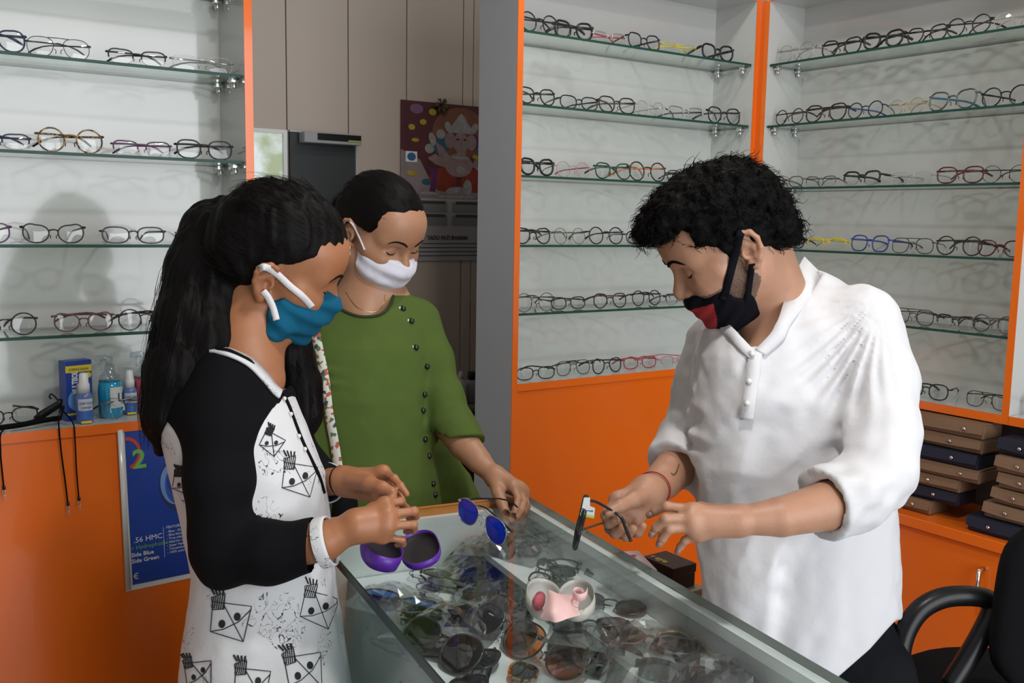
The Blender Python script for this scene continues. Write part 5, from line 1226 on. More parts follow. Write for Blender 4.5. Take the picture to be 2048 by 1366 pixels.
# ================================================================== props
def flatM(o, right=(1, 0, 0), up=(0, 0, 1)):
    """matrix whose XY plane is a printed face: x right, y up, z out of the sheet"""
    r = Vector(right).normalized(); u = Vector(up); u = (u-r*u.dot(r)).normalized(); n = r.cross(u)
    return Matrix(((r.x, u.x, n.x, o[0]), (r.y, u.y, n.y, o[1]), (r.z, u.z, n.z, o[2]), (0, 0, 0, 1)))
def shape(parent, name, mat, M, polys, z=.0004):
    for k, p in enumerate(polys):
        m = MB(); m.add([tuple(M @ Vector((x, y, z+.00003*k))) for x, y in p], [tuple(range(len(p)))]); o = m.build(name, mat, parent)
    return o
def oval(cx, cy, rx, ry, n=22, rot=0): return [(cx+rx*math.cos(t)*math.cos(rot)-ry*math.sin(t)*math.sin(rot), cy+rx*math.cos(t)*math.sin(rot)+ry*math.sin(t)*math.cos(rot)) for t in np.linspace(0, 2*PI, n+1)[:-1]]
def rect(x0, y0, x1, y1): return [(x0, y0), (x1, y0), (x1, y1), (x0, y1)]
def cm(name, c, r=.5, **k): return pm(name, c, rough=r, var=k.pop('var', .05), **k)
BLUEP = cm('print_blue', (.018, .055, .32), .3, vscale=6, var=.3); WHITEP = cm('print_white', (.72, .73, .74), .4)
# ---- ceiling lamps
LAMPE = pm('lamp_diffuser', (1, .97, .92), rough=.5, var=0, emit=9.0)
for i, (x, y, w) in enumerate(((1.55, 1.55, 6), (0.75, 0.55, 15))):
    lp = empty('ceiling_lamp', (x, y, 2.75), 0, ('round white ceiling lamp above the corner of the cabinets', 'round white ceiling lamp above the counter')[i], 'lamp', 'ceiling lamps')
    MB().lathe([(.10, -.03), (.105, -.02), (.105, 0)], 28).build('housing', pm('lamp_white', (.8, .8, .8), rough=.4), lp, True)
    MB().lathe([(.001, -.034), (.09, -.033), (.095, -.0301)], 28, cap=False).build('diffuser', LAMPE, lp, True)
    l = bpy.data.lights.new('lamp_light', 'AREA'); l.shape = 'DISK'; l.size = .19; l.energy = w; l.color = (1, .96, .9)
    lo_ = bpy.data.objects.new('lamp_light', l); link(lo_, lp); lo_.location = (0, 0, -.04)
# ---- back room: mirror with its reflections painted in, calendar, grooming corner
YW = YB-.004
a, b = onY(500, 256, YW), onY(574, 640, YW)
w1 = empty('mirror_glow_1', (a[0], YW, b[2])); w1['kind'] = 'structure'  # added glowing panel standing in for the bright doorway reflected in the mirror
def reflection_mat():
    m, t, N, L = nt('reflected_daylight'); p = N['Principled BSDF']; tc = N.new('ShaderNodeTexCoord'); n = N.new('ShaderNodeTexNoise'); n.inputs['Scale'].default_value = 9; n.inputs['Detail'].default_value = 6; L.new(tc.outputs['Object'], n.inputs['Vector'])
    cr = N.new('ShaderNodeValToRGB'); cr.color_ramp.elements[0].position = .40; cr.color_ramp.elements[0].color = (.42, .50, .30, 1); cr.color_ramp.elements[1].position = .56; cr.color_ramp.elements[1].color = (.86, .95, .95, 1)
    L.new(n.outputs['Fac'], cr.inputs[0]); L.new(cr.outputs[0], p.inputs['Emission Color']); p.inputs['Emission Strength'].default_value = .75; p.inputs['Base Color'].default_value = (.1, .1, .1, 1); return m  # reflected daylight and greenery put into the emission colour
W_, H_ = b[0]-a[0], a[2]-b[2]
boxo('reflection_pane', reflection_mat(), 0.0, W_-.012, -.004, .0, 0, H_-.012, w1); boxo('mirror_glow_frame', pm('white_frame', (.75, .76, .76), rough=.4), W_-.012, W_, -.02, .0, 0, H_, w1); boxo('mirror_glow_frame', MATS['white_frame'], -.01, W_-.012, -.02, .0, H_-.012, H_, w1); boxo('mirror_glow_sill', MATS['white_frame'], -.02, W_, -.04, 0, -.02, 0, w1)
a, b = onY(577, 260, YW), onY(713, 640, YW)
db = empty('wall_mirror', (a[0], YW, b[2]), 0, 'dark grey mirror with a bright metal edge on the beige wall', 'mirror'); W_, H_ = b[0]-a[0], a[2]-b[2]
boxo('mirror_glass', pm('dark_mirror', (.045, .047, .05), rough=.25, var=.05), 0, W_-.008, -.012, 0, 0, H_-.006, db); boxo('edge_strip', pm('steel', (.75, .78, .8), rough=.2, metal=.6), W_-.008, W_, -.016, 0, 0, H_, db); boxo('edge_strip', MATS['steel'], 0, W_-.008, -.016, 0, H_-.006, H_, db)  # dark reflection put into the base colour of the mirror glass
a, b = onY(597, 264, YW-.016), onY(711, 293, YW-.016)
sb = empty('wall_box', (a[0], YW-.016, b[2]), 0, 'pale narrow box fixed at the top of the dark mirror', 'box'); W_, H_ = b[0]-a[0], a[2]-b[2]
boxo('body', pm('pale_grey', (.30, .30, .31), rough=.5), 0, W_, -.05, -.001, 0, H_, sb, bev=.003); boxo('dark_slot', BLACKP, W_*.22, W_*.98, -.052, -.0502, H_*.28, H_*.9, sb); boxo('label_strip', pm('yellow_green', (.30, .32, .05), rough=.5), W_*.75, W_*.98, -.0535, -.0522, H_*.28, H_*.42, sb)
a, b, c = onY(801, 199, YW), onY(985, 230, YW), onY(835, 522, YW)
cal = empty('wall_calendar', (a[0], YW-.001, c[2]), 0, 'wall calendar with a seated elephant-headed figure and month grid', 'calendar'); W_ = b[0]-a[0]; H_ = a[2]-c[2]
boxo('sheet', pm('calendar_paper', (.34, .33, .335), rough=.5), 0, W_, -.0015, 0, 0, H_*.40, cal); boxo('picture_sheet', pm('calendar_maroon', (.085, .022, .028), rough=.4, var=.5, vscale=14), 0, W_, -.0015, 0, H_*.40, H_, cal)
CMx = flatM((0, -.0016, H_*.40)); hP = H_*.60
def cs_(name, mat, polys, z): shape(cal, name, mat, CMx @ Matrix.Diagonal((W_, hP, 1, 1)), polys, z)
FL_ = cm('p_flesh', (.24, .165, .165), vscale=40, var=.4); SV_ = cm('p_silver', (.27, .26, .255), vscale=60, var=.5)
cs_('printed_arch', cm('p_rust', (.17, .062, .035), vscale=20, var=.4), [oval(.64, .70, .31, .27)], .0002)
cs_('printed_floor', cm('p_mauve', (.24, .19, .20), vscale=20, var=.3), [rect(0, 0, 1, .13), [(0, .13), (.34, .13), (.20, .40), (0, .50)]], .0003)
cs_('printed_scarf', cm('p_teal', (.012, .10, .14)), [oval(.42, .55, .085, .085), oval(.90, .56, .085, .10), oval(.28, .17, .06, .035)], .0005)
cs_('printed_cloth', cm('p_red', (.21, .026, .012), vscale=25, var=.4), [oval(.45, .20, .15, .125, rot=-.25), oval(.82, .20, .18, .125, rot=.25)], .0006)
cs_('printed_sash', cm('p_purple', (.09, .018, .10)), [[(.29, .03), (.36, .03), (.39, .30), (.30, .33), (.33, .2)], oval(.54, .64, .06, .08), oval(.78, .62, .06, .09), oval(.94, .64, .07, .04)], .0007)
cs_('printed_figure', FL_, [oval(.62, .36, .155, .125), oval(.52, .62, .055, .085), oval(.76, .61, .055, .085), oval(.64, .60, .085, .105), [(.59, .58), (.70, .58), (.69, .46), (.71, .40), (.67, .37), (.61, .40), (.60, .48)],
     [(.36, .60), (.43, .56), (.52, .45), (.48, .39), (.40, .46)], [(.88, .56), (.95, .50), (.86, .36), (.80, .42)], [(.28, .42), (.36, .47), (.50, .40), (.47, .33), (.36, .36)], [(.92, .38), (.86, .30), (.76, .36), (.80, .43)]], .0009)
cs_('printed_pale', SV_, [oval(.33, .62, .035, .07, rot=.3), oval(.30, .52, .05, .05), oval(.42, .68, .05, .05), oval(.56, .09, .08, .035, rot=.2), oval(.72, .12, .05, .09), oval(.64, .31, .05, .04), oval(.90, .34, .085, .045), oval(.30, .05, .10, .02), oval(.60, .02, .22, .018)], .0012)
cs_('printed_crown', SV_, [[(.52, .70), (.77, .70), (.75, .77), (.71, .82), (.68, .88), (.645, .91), (.61, .88), (.57, .82), (.54, .77)], oval(.50, .76, .035, .06, rot=.4), oval(.79, .76, .035, .06, rot=-.4), oval(.64, .44, .10, .015)], .0014)
cs_('printed_gold', cm('p_gold', (.36, .26, .02), vscale=40, var=.4), [oval(.91, .375, .075, .03), oval(.11, .73, .035, .03), oval(.23, .79, .035, .03), oval(.33, .90, .04, .035), oval(.12, .255, .06, .028), oval(.15, .60, .04, .02), oval(.97, .05, .05, .05), oval(.80, .46, .03, .025), oval(.98, .86, .03, .03)], .0017)
cs_('printed_bead', cm('p_lilac', (.16, .08, .16)), [oval(.16, .92, .07, .05), oval(.16, .92, .03, .025)], .0017)
cs_('printed_badge', WHITEP, [rect(.05, .37, .17, .48)], .0012); cs_('printed_badge', cm('p_blue', (.03, .12, .3)), [oval(.11, .425, .045, .042)], .0018)
cs_('printed_eyes', cm('p_dark', (.03, .015, .02)), [oval(.605, .635, .018, .010), oval(.685, .635, .018, .010)], .0020)
GM_ = flatM((0, -.0016, 0)) @ Matrix.Diagonal((W_, H_*.40, 1, 1)); grid_ = cm('p_grid', (.20, .20, .205))
shape(cal, 'printed_grid', grid_, GM_, [rect(.08+.47*i, .56+.21*j, .50+.47*i, .73+.21*j) for i in range(2) for j in range(2)], .0003); shape(cal, 'printed_heading', cm('p_darkgrey', (.06, .05, .05)), GM_, [rect(.12+.47*i, .70+.21*j, .48+.47*i, .75+.21*j) for i in range(2) for j in range(2)], .0005)
text('YADU PATI SHARMA', .0200, cm('p_darkgrey', (.06, .05, .05)), flatM((W_*.285, -.0022, H_*.40*.34)), cal, sx=.92, bold=.0010)
shape(cal, 'printed_lines', cm('p_darkgrey', (.06, .05, .05)), GM_, [rect(.02+.03*k+.01*(k % 3), .27-.065*k, .96, .285-.065*k) for k in range(4)], .0005)
p = onY(880, 214, YW); lf = MB()
for k in range(7): lf.tube([(0, 0, 0), (.02*math.cos(k*1.0), -.012, .02*math.sin(k*1.0)+.004), (.032*math.cos(k*1.0+.2), -.01, .03*math.sin(k*1.0+.2))], [.003, .009, .002], 6, flat=.4)
o = lf.build('dried_garland', pm('dried_leaf', (.07, .045, .02), rough=.8), None, True); o.location = (p[0], YW-.006, p[2]); tag(o, 'dried brown leaf sprig hung on top of the calendar', 'garland')
# dim corner of the back room seen past the woman's arm: a stand with a hose and bottles
p0 = onY(930, 800, 2.72); mc = empty('utility_stand', (p0[0]+.05, 2.72, 0), 0, 'dark utility stand with a grey hose in the back room', 'stand')
zt = p0[2]+.08; m = MB(); m.box(-.14, .16, -.08, .12, 0, zt-.10, bev=.01); m.build('stand_body', pm('dark_stand', (.035, .033, .035), rough=.5), mc); boxo('stand_top', pm('grey_tray', (.16, .15, .15), rough=.4), -.15, .17, -.10, .13, zt-.10, zt-.085, mc, bev=.004)
m = MB(); m.tube(curve3([(-.07, -.11, zt-.28), (-.065, -.13, zt-.18), (-.04, -.13, zt-.08), (.03, -.12, zt-.015), (.12, -.1, zt-.01)], 5), .020, 10); m.build('hose', pm('grey_hose', (.22, .21, .21), rough=.5), mc, True)
def bottle(name, loc, label, cat, prof, bodymat, capprof, capmat, lab=None, labz=None, labr=None, txt=None, group=None, face=-PI/2, parent=None):
    r = empty(name, loc, 0, label, cat, group); MB().lathe(prof, 22).build('body', bodymat, r, True); MB().lathe(capprof, 16).build('cap', capmat, r, True)
    if lab is not None:
        m = MB(); n = 15; rows = [[(labr*math.cos(t), labr*math.sin(t), z) for t in np.linspace(face-.95, face+.95, n)] for z in np.linspace(labz[0], labz[1], 3)]; m.grid(rows); lo_ = m.build('label', lab, r, True)
        if txt:
            for (s_, sz, zz, mt) in txt: text(s_, sz, mt, flatM((math.cos(face)*(labr+.0008), math.sin(face)*(labr+.0008), zz), (-math.sin(face), math.cos(face), 0)), r, align='CENTER')
    return r
CAPW = pm('white_plastic', (.72, .72, .73), rough=.35)
bottle('spray_bottle', (onY(922, 720, 2.68)[0], 2.68, zt-.085), 'small white spray bottle on the back room stand', 'bottle', [(.018, 0), (.019, .004), (.019, .07), (.009, .085)], pm('dim_white', (.45, .44, .44), rough=.5), [(.009, .085), (.008, .10), (.004, .112)], MATS['dim_white'])
bottle('spray_bottle', (onY(946, 720, 2.70)[0], 2.70, zt-.085), 'grey bottle with dark cap on the back room stand', 'bottle', [(.028, 0), (.030, .004), (.030, .06), (.016, .078)], pm('dim_grey', (.22, .22, .23), rough=.5), [(.018, .078), (.018, .10), (.017, .102)], BLACKP)
# ---- left ledge: lens-care bottles
ZL = SH[5]
def ledge(px, Y): return onY(px, 840, Y)[0]
bx = empty('solution_box', (ledge(157, 2.150), 2.165, ZL), 0, 'blue and yellow MULTISOL carton standing on the left ledge', 'box'); bw, bh, bd = .056, .125, .030
bx.rotation_euler = (0, 0, R(14)); boxo('carton', BLUEP, -bw/2, bw/2, -bd/2, bd/2, 0, bh, bx, bev=.001); FMx = flatM((0, -bd/2-.0002, 0))
shape(bx, 'yellow_band', cm('print_yellow', (.70, .55, .02), .4), FMx, [rect(-bw/2+.001, bh-.024, bw/2-.001, bh-.010), rect(-bw/2+.001, .012, -.005, .016), oval(bw*.36, bh-.032, .006, .006)], .0003)
text('STERILE SOLN', .0072, cm('print_navy', (.02, .03, .12)), flatM((0, -bd/2-.0008, bh-.0205)), bx, align='CENTER', sx=.9); text('MULTISOL', .0165, WHITEP, flatM((-.003, -bd/2-.0006, .056), (0, 0, 1), (-1, 0, 0)), bx, bold=.0007, sx=.62); shape(bx, 'pale_glow_print', cm('print_light_blue', (.12, .28, .6), .4), FMx, [oval(-.006, .042, .018, .022)], .0002)
clearb = glassm('clear_bottle', (.85, .9, .92), refl=.08, rough=.05); BL = pm('blue_liquid', (.01, .30, .52), rough=.1, var=.05, coat=.5); RL = pm('red_liquid', (.35, .05, .09), rough=.1, var=.05, coat=.5)
LBLUE = cm('label_blue_white', (.55, .60, .70), .4); NAVYT = cm('print_navy', (.02, .03, .12))
def smallspray(px, Y, s, label):
    r = bottle('lens_spray', (ledge(px, Y), Y, ZL), label, 'bottle', [(.0155*s, 0), (.0165*s, .002), (.0165*s, .055*s), (.013*s, .062*s), (.009*s, .064*s)], pm('blue_plastic', (.10, .16, .38), rough=.25, var=.3, vscale=40), [(.0115*s, .062*s), (.0115*s, .080*s), (.0095*s, .084*s), (.0085*s, .102*s), (.005*s, .104*s)], CAPW, LBLUE, (.010*s, .052*s), .0167*s,
               [('LENS CARE', .0055*s, .042*s, NAVYT), ('CLEANER', .0050*s, .033*s, NAVYT)])
    shape(r, 'yellow_band', cm('print_yellow', (.70, .55, .02), .4), flatM((0, -.0170*s, 0)), [rect(-.010*s, .002, .010*s, .007*s)], .0003)
    m = MB(); rows = [[(.0169*s*math.cos(t), .0169*s*math.sin(t), z) for t in np.linspace(-PI/2-.95, -PI/2+.95, 15)] for z in (.009*s, .028*s)]; m.grid(rows); m.build('label_band', cm('label_blue', (.05, .14, .48), .4), r, True); return r
smallspray(170, 2.115, 1.0, 'small lens spray with white cap before the MULTISOL carton'); smallspray(261, 2.165, .92, 'small lens spray between the blue and red bottles')
def trigger(px, Y, liq, label):
    r = bottle('spray_bottle', (ledge(px, Y), Y, ZL), label, 'bottle', [(.0225, 0), (.0245, .003), (.0245, .062), (.022, .078)], liq, [(.0235, .078), (.020, .090), (.011, .098), (.0105, .112)], clearb, cm('label_white', (.60, .63, .63), .4), (.022, .066), .0248, [('U', .026, .036, NAVYT)], face=-PI/2+.75)
    m = MB(); m.tube([(0, 0, .112), (0, 0, .124), (-.010, -.002, .128), (-.030, -.006, .127)], [.008, .009, .007, .005], 8); m.tube([(-.016, -.004, .124), (-.020, -.006, .112), (-.017, -.006, .102)], .003, 6); m.build('trigger_head', clearb, r, True); return r
trigger(222, 2.155, BL, 'clear trigger bottle of blue liquid on the left ledge'); trigger(292, 2.175, RL, 'clear trigger bottle of red liquid beside the ponytail')
# black hanger with spectacle cords draped over the ledge
hc_ = empty('cord_hanger', (ledge(108, 2.13), 2.13, ZL), 0, 'black plastic hanger with spectacle cords on the left ledge', 'hanger'); m = MB()
m.tube([(-.035, 0, .014), (-.02, .004, .022), (.012, .006, .040), (.016, .006, .050)], [.006, .009, .008, .004], 8, flat=.5); m.tube([(-.030, 0, .010), (.01, -.004, .012), (.018, .004, .036)], .0055, 8, flat=.5); m.tube(curve3([(.012, .006, .045), (.004, .006, .056), (-.002, .006, .062), (-.006, .006, .056), (-.002, .006, .052)], 3), .0020, 6); m.build('hanger_body', BLACKP, hc_, True)
def cord(pts, endz=True):
    P = [np.array(onY(x, y, Y))-np.array(hc_.location) for x, y, Y in pts]; m = MB(); m.tube(curve3(P, 5), .0016, 6); c = m.build('cord', BLACKF, hc_, True)
    e = P[-1]; m = MB(); m.tube([e+[0, 0, .006], e, e-[0, 0, .002]], [.0030, .0032, .002], 8); m.build('slider', BLACKP, c, True); m = MB(); m.tube([e+[.003*math.sin(t), 0, -.008-.006*math.cos(t)] for t in np.linspace(0, 2*PI, 13)[:-1]], .0007, 5, closed=True); m.tube([e+[.002*math.sin(t), 0, -.017-.004*math.cos(t)] for t in np.linspace(0, 2*PI, 11)[:-1]], .0006, 5, closed=True); m.build('loop', CHROME, c, True)
cord([(122, 836, 2.11), (117, 838, 2.078), (122, 900, 2.077), (130, 960, 2.077), (136, 1010, 2.077)]); cord([(126, 822, 2.12), (146, 846, 2.080), (150, 880, 2.077), (153, 940, 2.077), (158, 1000, 2.077)]); cord([(118, 832, 2.11), (60, 846, 2.09), (6, 860, 2.078), (1, 900, 2.077), (4, 940, 2.077), (8, 978, 2.077)]); 
m = MB(); m.tube(curve3([np.array(onY(x, y, Y))-np.array(hc_.location) for x, y, Y in ((120, 836, 2.12), (80, 842, 2.11), (40, 850, 2.10), (-20, 858, 2.10))], 5), .0055, 8); m.build('cord_bundle', BLACKF, hc_, True)
spectacles((ledge(18, 2.15), 2.16, ZL+.003), .2, 'rectangular', 'black', .125, 'black rectangular glasses behind the cords on the left ledge', 'eyeglasses in the left cabinet', fold=.3)
spectacles((ledge(262, 2.11), 2.108, ZL+.003), -.1, 'fine round', 'grey', .125, 'thin grey round glasses before the bottles on the left ledge', 'eyeglasses in the left cabinet', fold=1.2)
# ---- blue lens poster on the orange panel
YP = YF+.0025; tl_, bl_, br_ = onY(245, 858, YP), onY(262, 1170, YP), onY(408, 1152, YP)
po = empty('poster', (bl_[0], YP-.001, bl_[2]), 0, 'blue lens advertising poster taped to the orange panel', 'poster')
upv = Vector(tl_)-Vector(bl_); rgv = Vector((br_[0]-bl_[0], 0, br_[2]-bl_[2])); PW, PH = rgv.length, upv.length
rgv = rgv-upv*(rgv.dot(upv)/upv.length_squared); PM_ = flatM((0, 0, 0), rgv, upv); shape(po, 'sheet', WHITEP, PM_ @ Matrix.Diagonal((PW, PH, 1, 1)), [rect(-.07, -.035, 1.15, 1.0)], 0)
PD = PM_ @ Matrix.Diagonal((PW, PH, 1, 1)); shape(po, 'blue_print', BLUEP, PD, [rect(.02, .0, 1.1, .995)], .0012)
shape(po, 'printed_lens', cm('print_navy', (.02, .03, .12)), PD, [oval(.66, .60, .23, .165, 30, -.12)], .0016); shape(po, 'printed_lens', cm('print_ice', (.16, .30, .62), .3), PD, [oval(.64, .61, .19, .135, 30, -.12)], .0019); shape(po, 'printed_lens', cm('print_mid', (.04, .10, .36), .3, vscale=9, var=.5), PD, [oval(.68, .60, .17, .125, 30, -.12)], .0022); shape(po, 'printed_lens', BLUEP, PD, [oval(.64, .63, .10, .085, 24, -.1)], .0025)
shape(po, 'printed_lens', cm('print_navy', (.02, .03, .12)), PD, [oval(.72, .52, .07, .022, 20, -.6), oval(.60, .66, .03, .06, 20)], .0028)
def pt_(s_, x, y, sz, mat, **k): text(s_, sz, mat, PM_ @ Matrix.Translation((x*PW, y*PH, .0018)), po, **k)
GRN = cm('print_green', (.14, .42, .10)); REDP = cm('print_red', (.55, .05, .02))
m = MB(); m.grid(np.array([[tuple(PM_ @ Vector((PW*.03+rr*math.cos(t), PH*.845+rr*1.2*math.sin(t), .0018))) for t in np.linspace(-1.35, 1.6, 14)] for rr in (.023, .029)])); m.build('lettering', REDP, po); pt_('2', .10, .745, .056, GRN, bold=.0014)
pt_('.56 HMC', .06, .270, .016, WHITEP); pt_('r Hydrophobic', .03, .225, .0125, GRN); pt_('Side Blue', .02, .180, .0125, WHITEP, bold=.0002); pt_('Side Green', .02, .140, .0125, WHITEP, bold=.0002); pt_('\u20ac', .03, .035, .018, WHITEP)
pt_('FEATURES:', .50, .325, .0080, WHITEP)
for k, s_ in enumerate(('- Blue - Green coating for clear', '- Blue block protection for eyes', '- True side no processed lens', '- Ideal for computer users', '- Super Hydrophobic - Water', '- Transmission May Vary', '- 100% accurate power')): pt_(s_, .50, .297-.023*k, .0072, WHITEP)
shape(po, 'rule_line', WHITEP, PD, [rect(.46, .14, .465, .34)], .0014)
m = MB(); e0, e1 = onY(240, 860, YP-.006), onY(257, 1180, YP-.006); m.tube([np.array(e0)-np.array(po.location), np.array(e1)-np.array(po.location)], .0055, 8, flat=.3); m.build('edge_strip', pm('clear_strip', (.55, .57, .58), rough=.2), po, True)
# ---- spectacle cases stacked in the recess under the right cabinet
KRAFT = pm('kraft_leather', (.20, .115, .065), rough=.6, var=.12, bump=.15, bscale=150); NAVYC = pm('navy_leather', (.010, .012, .028), rough=.5, var=.1)
def case(z, yr, L, dx, colr, label, sn=.35, h=.034):
    """yr: near end (towards the camera), L length along the wall"""
    x0 = 2.285+dx; r = empty('glasses_case', (x0, yr, z), rng.uniform(-.03, .03), label, 'glasses case', 'spectacle cases in the recess'); mat = KRAFT if colr == 'kraft' else NAVYC
    boxo('case_body', mat, .004, .090, 0, L, 0, h, r, bev=.004)
    m = MB(); n = 12; T = [(0.0, L*u, h+.0015) for u in np.linspace(0, 1, n)]; Bm = [(-.006, L*u, h*.42-.004*math.sin(PI*u)) for u in np.linspace(0.0, 1, n)]; K = [(.088, L*u, h+.002) for u in np.linspace(0, 1, n)]
    m.grid([K, T, Bm]); f_ = m.build('flap', mat, r); thick(f_, .003, 0)
    m = MB(); m.tube([(-.0065, L*sn, h*.62), (-.010, L*sn, h*.62)], [.0048, .0040], 12); m.build('snap', CHROME, f_, True)
zz = ZLC+.0005; hs = [.036]*7; ends = [1860, 1912, 1915, 1958, 1955, 1958, 1962]; kinds = ['kraft', 'navy', 'kraft', 'kraft', 'navy', 'kraft', 'kraft']
nm = ['lowest', 'second lowest', 'third lowest', 'middle', 'third highest', 'second highest', 'top']
hs = [.034, .032, .032, .033, .033, .034, .036]
for i in range(7):
    y_ = onX(ends[i], 1000-22*i, 2.285)[1]; case(zz, y_, .30, .004*((i*3) % 4), kinds[i], f'{"brown" if kinds[i]=="kraft" else "navy"} snap case, {nm[i]} in the stack beside the white shirt', .15+.06*(i % 3), hs[i]); zz += hs[i]+.004
zz = ZLC+.0005; kinds2 = ['navy', 'kraft', 'kraft', 'kraft', 'kraft', 'navy']; st2 = [1935, 1962, 1978, 1992, 1990, 1988]; nm2 = ['lowest', 'second lowest', 'third lowest', 'third highest', 'second highest', 'top']
for i in range(6):
    y_ = onX(st2[i], 1030-30*i, 2.27)[1]; case(zz, y_-.155, .150, -.02+.004*((i*3) % 4), kinds2[i], f'{"brown" if kinds2[i]=="kraft" else "navy"} snap case, {nm2[i]} in the stack at the right edge', .62, .036); zz += .0405
# ---- boxes behind the counter
CART = pm('brown_carton', (.042, .016, .010), rough=.45); CREAM = pm('cream_carton', (.36, .30, .20), rough=.6); PINKC = pm('pale_pink_carton', (.62, .45, .45), rough=.5)
def carton(L, T, Rr, depth, h, mat, label):
    """box whose top face has pixel corners left, top, right; depth of its middle fixes the height"""
    zt_ = atd((L[0]+Rr[0])/2, (L[1]+Rr[1])/2, depth)[2]; l_, t_, r_ = (Vector(onZ(p[0], p[1], zt_)) for p in (L, T, Rr))
    X = (r_-t_); w = X.length; X /= w; Yv = (t_-l_); Yv -= X*Yv.dot(X); d = Yv.length; c = (l_+r_)/2
    r = empty('carton', (c.x, c.y, zt_-h), math.atan2(X.y, X.x), label, 'box'); boxo('box_base', mat, -w/2+.0015, w/2-.0015, -d/2+.0015, d/2-.0015, 0, h*.62, r, bev=.001); boxo('lid', mat, -w/2, w/2, -d/2, d/2, h*.62, h, r, bev=.0012); return r, w, d, h
r, w_, d_, h = carton((1288, 1113), (1330, 1100), (1391, 1125), 1.86, .045, CART, 'dark brown box with gold eye lettering behind the counter'); z1 = r.location.z; bx_ = r.location.copy(); rz1 = r.rotation_euler.z
text('eye', d_*.36, cm('gold_print', (.50, .34, .03), .3), flatM((-w_*.24, -d_*.36, h+.0005), (1, 0, 0), (0, 1, 0)), r, bold=.0008); text('e', d_*.30, cm('pink_print', (.55, .15, .2), .3), flatM((-w_*.40, -d_*.34, h+.0005), (1, 0, 0), (0, 1, 0)), r, bold=.0006)
w2, d2 = w_+.03, d_+.02; r2_ = empty('carton', (bx_[0], bx_[1], z1-.0715), rz1, 'cream carton with black stripes beneath the brown box', 'box'); boxo('box_base', CREAM, -w2/2, w2/2, -d2/2, d2/2, 0, .07, r2_, bev=.001); boxo('lid', CREAM, -w2/2-.001, w2/2+.001, -d2/2-.001, d2/2+.001, .045, .071, r2_, bev=.001)
shape(r2_, 'black_stripe', BLACKP, flatM((0, -d2/2-.0012, .005)), [rect(w2/2-.012*k-.010, .0, w2/2-.012*k-.004, .03) for k in range(6)], .001)
r, w_, d_, h = carton((1238, 1104), (1276, 1100), (1314, 1139), 1.80, .03, PINKC, 'pale pink box with red lettering behind the counter'); text('Roxy', d_*.5, cm('red_print', (.5, .03, .04), .4), flatM((-w_*.28, -d_*.22, h+.0005), (1, 0, 0), (0, 1, 0)), r, bold=.0006); z2 = r.location.z; pp_ = r.location.copy(); rz2 = r.rotation_euler.z
sz_ = z1-.0725; mid_ = (bx_+pp_)/2; stl = empty('stool', (mid_[0]+.01, mid_[1], 0), rz1, 'low wooden stool carrying the boxes behind the counter', 'stool'); boxo('stool_top', WOOD, -.17, .17, -.16, .16, sz_-.03, sz_, stl, bev=.004)
for a_ in (-1, 1):
    for b_ in (-1, 1): boxo('leg', WOOD, a_*.14-.016, a_*.14+.016, b_*.13-.016, b_*.13+.016, 0, sz_-.0305, stl, bev=.003)
hh_ = z2-sz_-.0015; c_ = empty('carton', (pp_[0], pp_[1], sz_+.0005), rz2, 'plain cream carton under the pale pink box', 'box'); boxo('box_base', CREAM, -w_/2+.004, w_/2-.004, -d_/2+.003, d_/2-.003, 0, hh_*.7, c_, bev=.001); boxo('lid', CREAM, -w_/2+.003, w_/2-.003, -d_/2+.002, d_/2-.002, hh_*.7, hh_, c_, bev=.001)
# ---- office chair at the lower right
ch = empty('office_chair', tuple(c2w(c3(1985, 1366, 1.62))[:2])+(0,), 0, 'black office chair with a looped plastic armrest at lower right', 'chair')
def chp(m, nm_, mat): m.v = [tuple(q) for q in (c2w(np.array(m.v))-np.array(ch.location))]; return m.build(nm_, mat, ch, True)
arm = [(1862, 1420, 1.56), (1815, 1385, 1.56), (1800, 1330, 1.56), (1808, 1272, 1.565), (1838, 1222, 1.57), (1885, 1196, 1.575), (1940, 1192, 1.58), (1977, 1200, 1.585), (1984, 1222, 1.585), (1962, 1270, 1.58), (1930, 1325, 1.575), (1900, 1372, 1.57)]
m = MB(); P_ = curve3(cpoly(arm), 5); m.tube(P_, .0165, 12, flat=1.0); chp(m, 'armrest', BLACKP)
sc_ = c2w(c3(1985, 1420, 1.62)); zs_ = sc_[2]; loc_ = np.array(ch.location)
m = MB(); m.lathe([(.02, -.075), (.16, -.07), (.225, -.045), (.235, -.015), (.20, .010), (.10, .020), (.001, .022)], 32, M=Matrix.Translation((0.06, -.02, zs_))); so = m.build('seat', BLACKF, ch, True)
bkp = w2c(np.array([0, 0, 0])); P1 = c3(2112, 1215, 1.52); m = MB(); rows = []
for v_ in np.linspace(-1, 1, 17):
    rw = []
    for t in np.linspace(0, 2*PI, 25)[:-1]:
        a_ = abs(math.cos(t))**.6*math.copysign(1, math.cos(t))*.085*(1-.35*abs(v_)**6); b_ = abs(math.sin(t))**.6*math.copysign(1, math.sin(t))*.028; rw.append(P1+np.array([a_+.015*v_*-1, .12*v_, b_+.02*math.cos(v_)]))
    rows.append(rw)
m.grid(np.array(rows), closeu=True); m.add(rows[0], [tuple(range(24))]); m.add(rows[-1], [tuple(reversed(range(24)))]); chp(m, 'backrest', BLACKF)
m = MB(); m.lathe([(.028, .12), (.028, zs_-.07)], 16, M=Matrix.Translation((.06, -.02, 0))); m.build('gas_column', DKMETAL, ch, True)
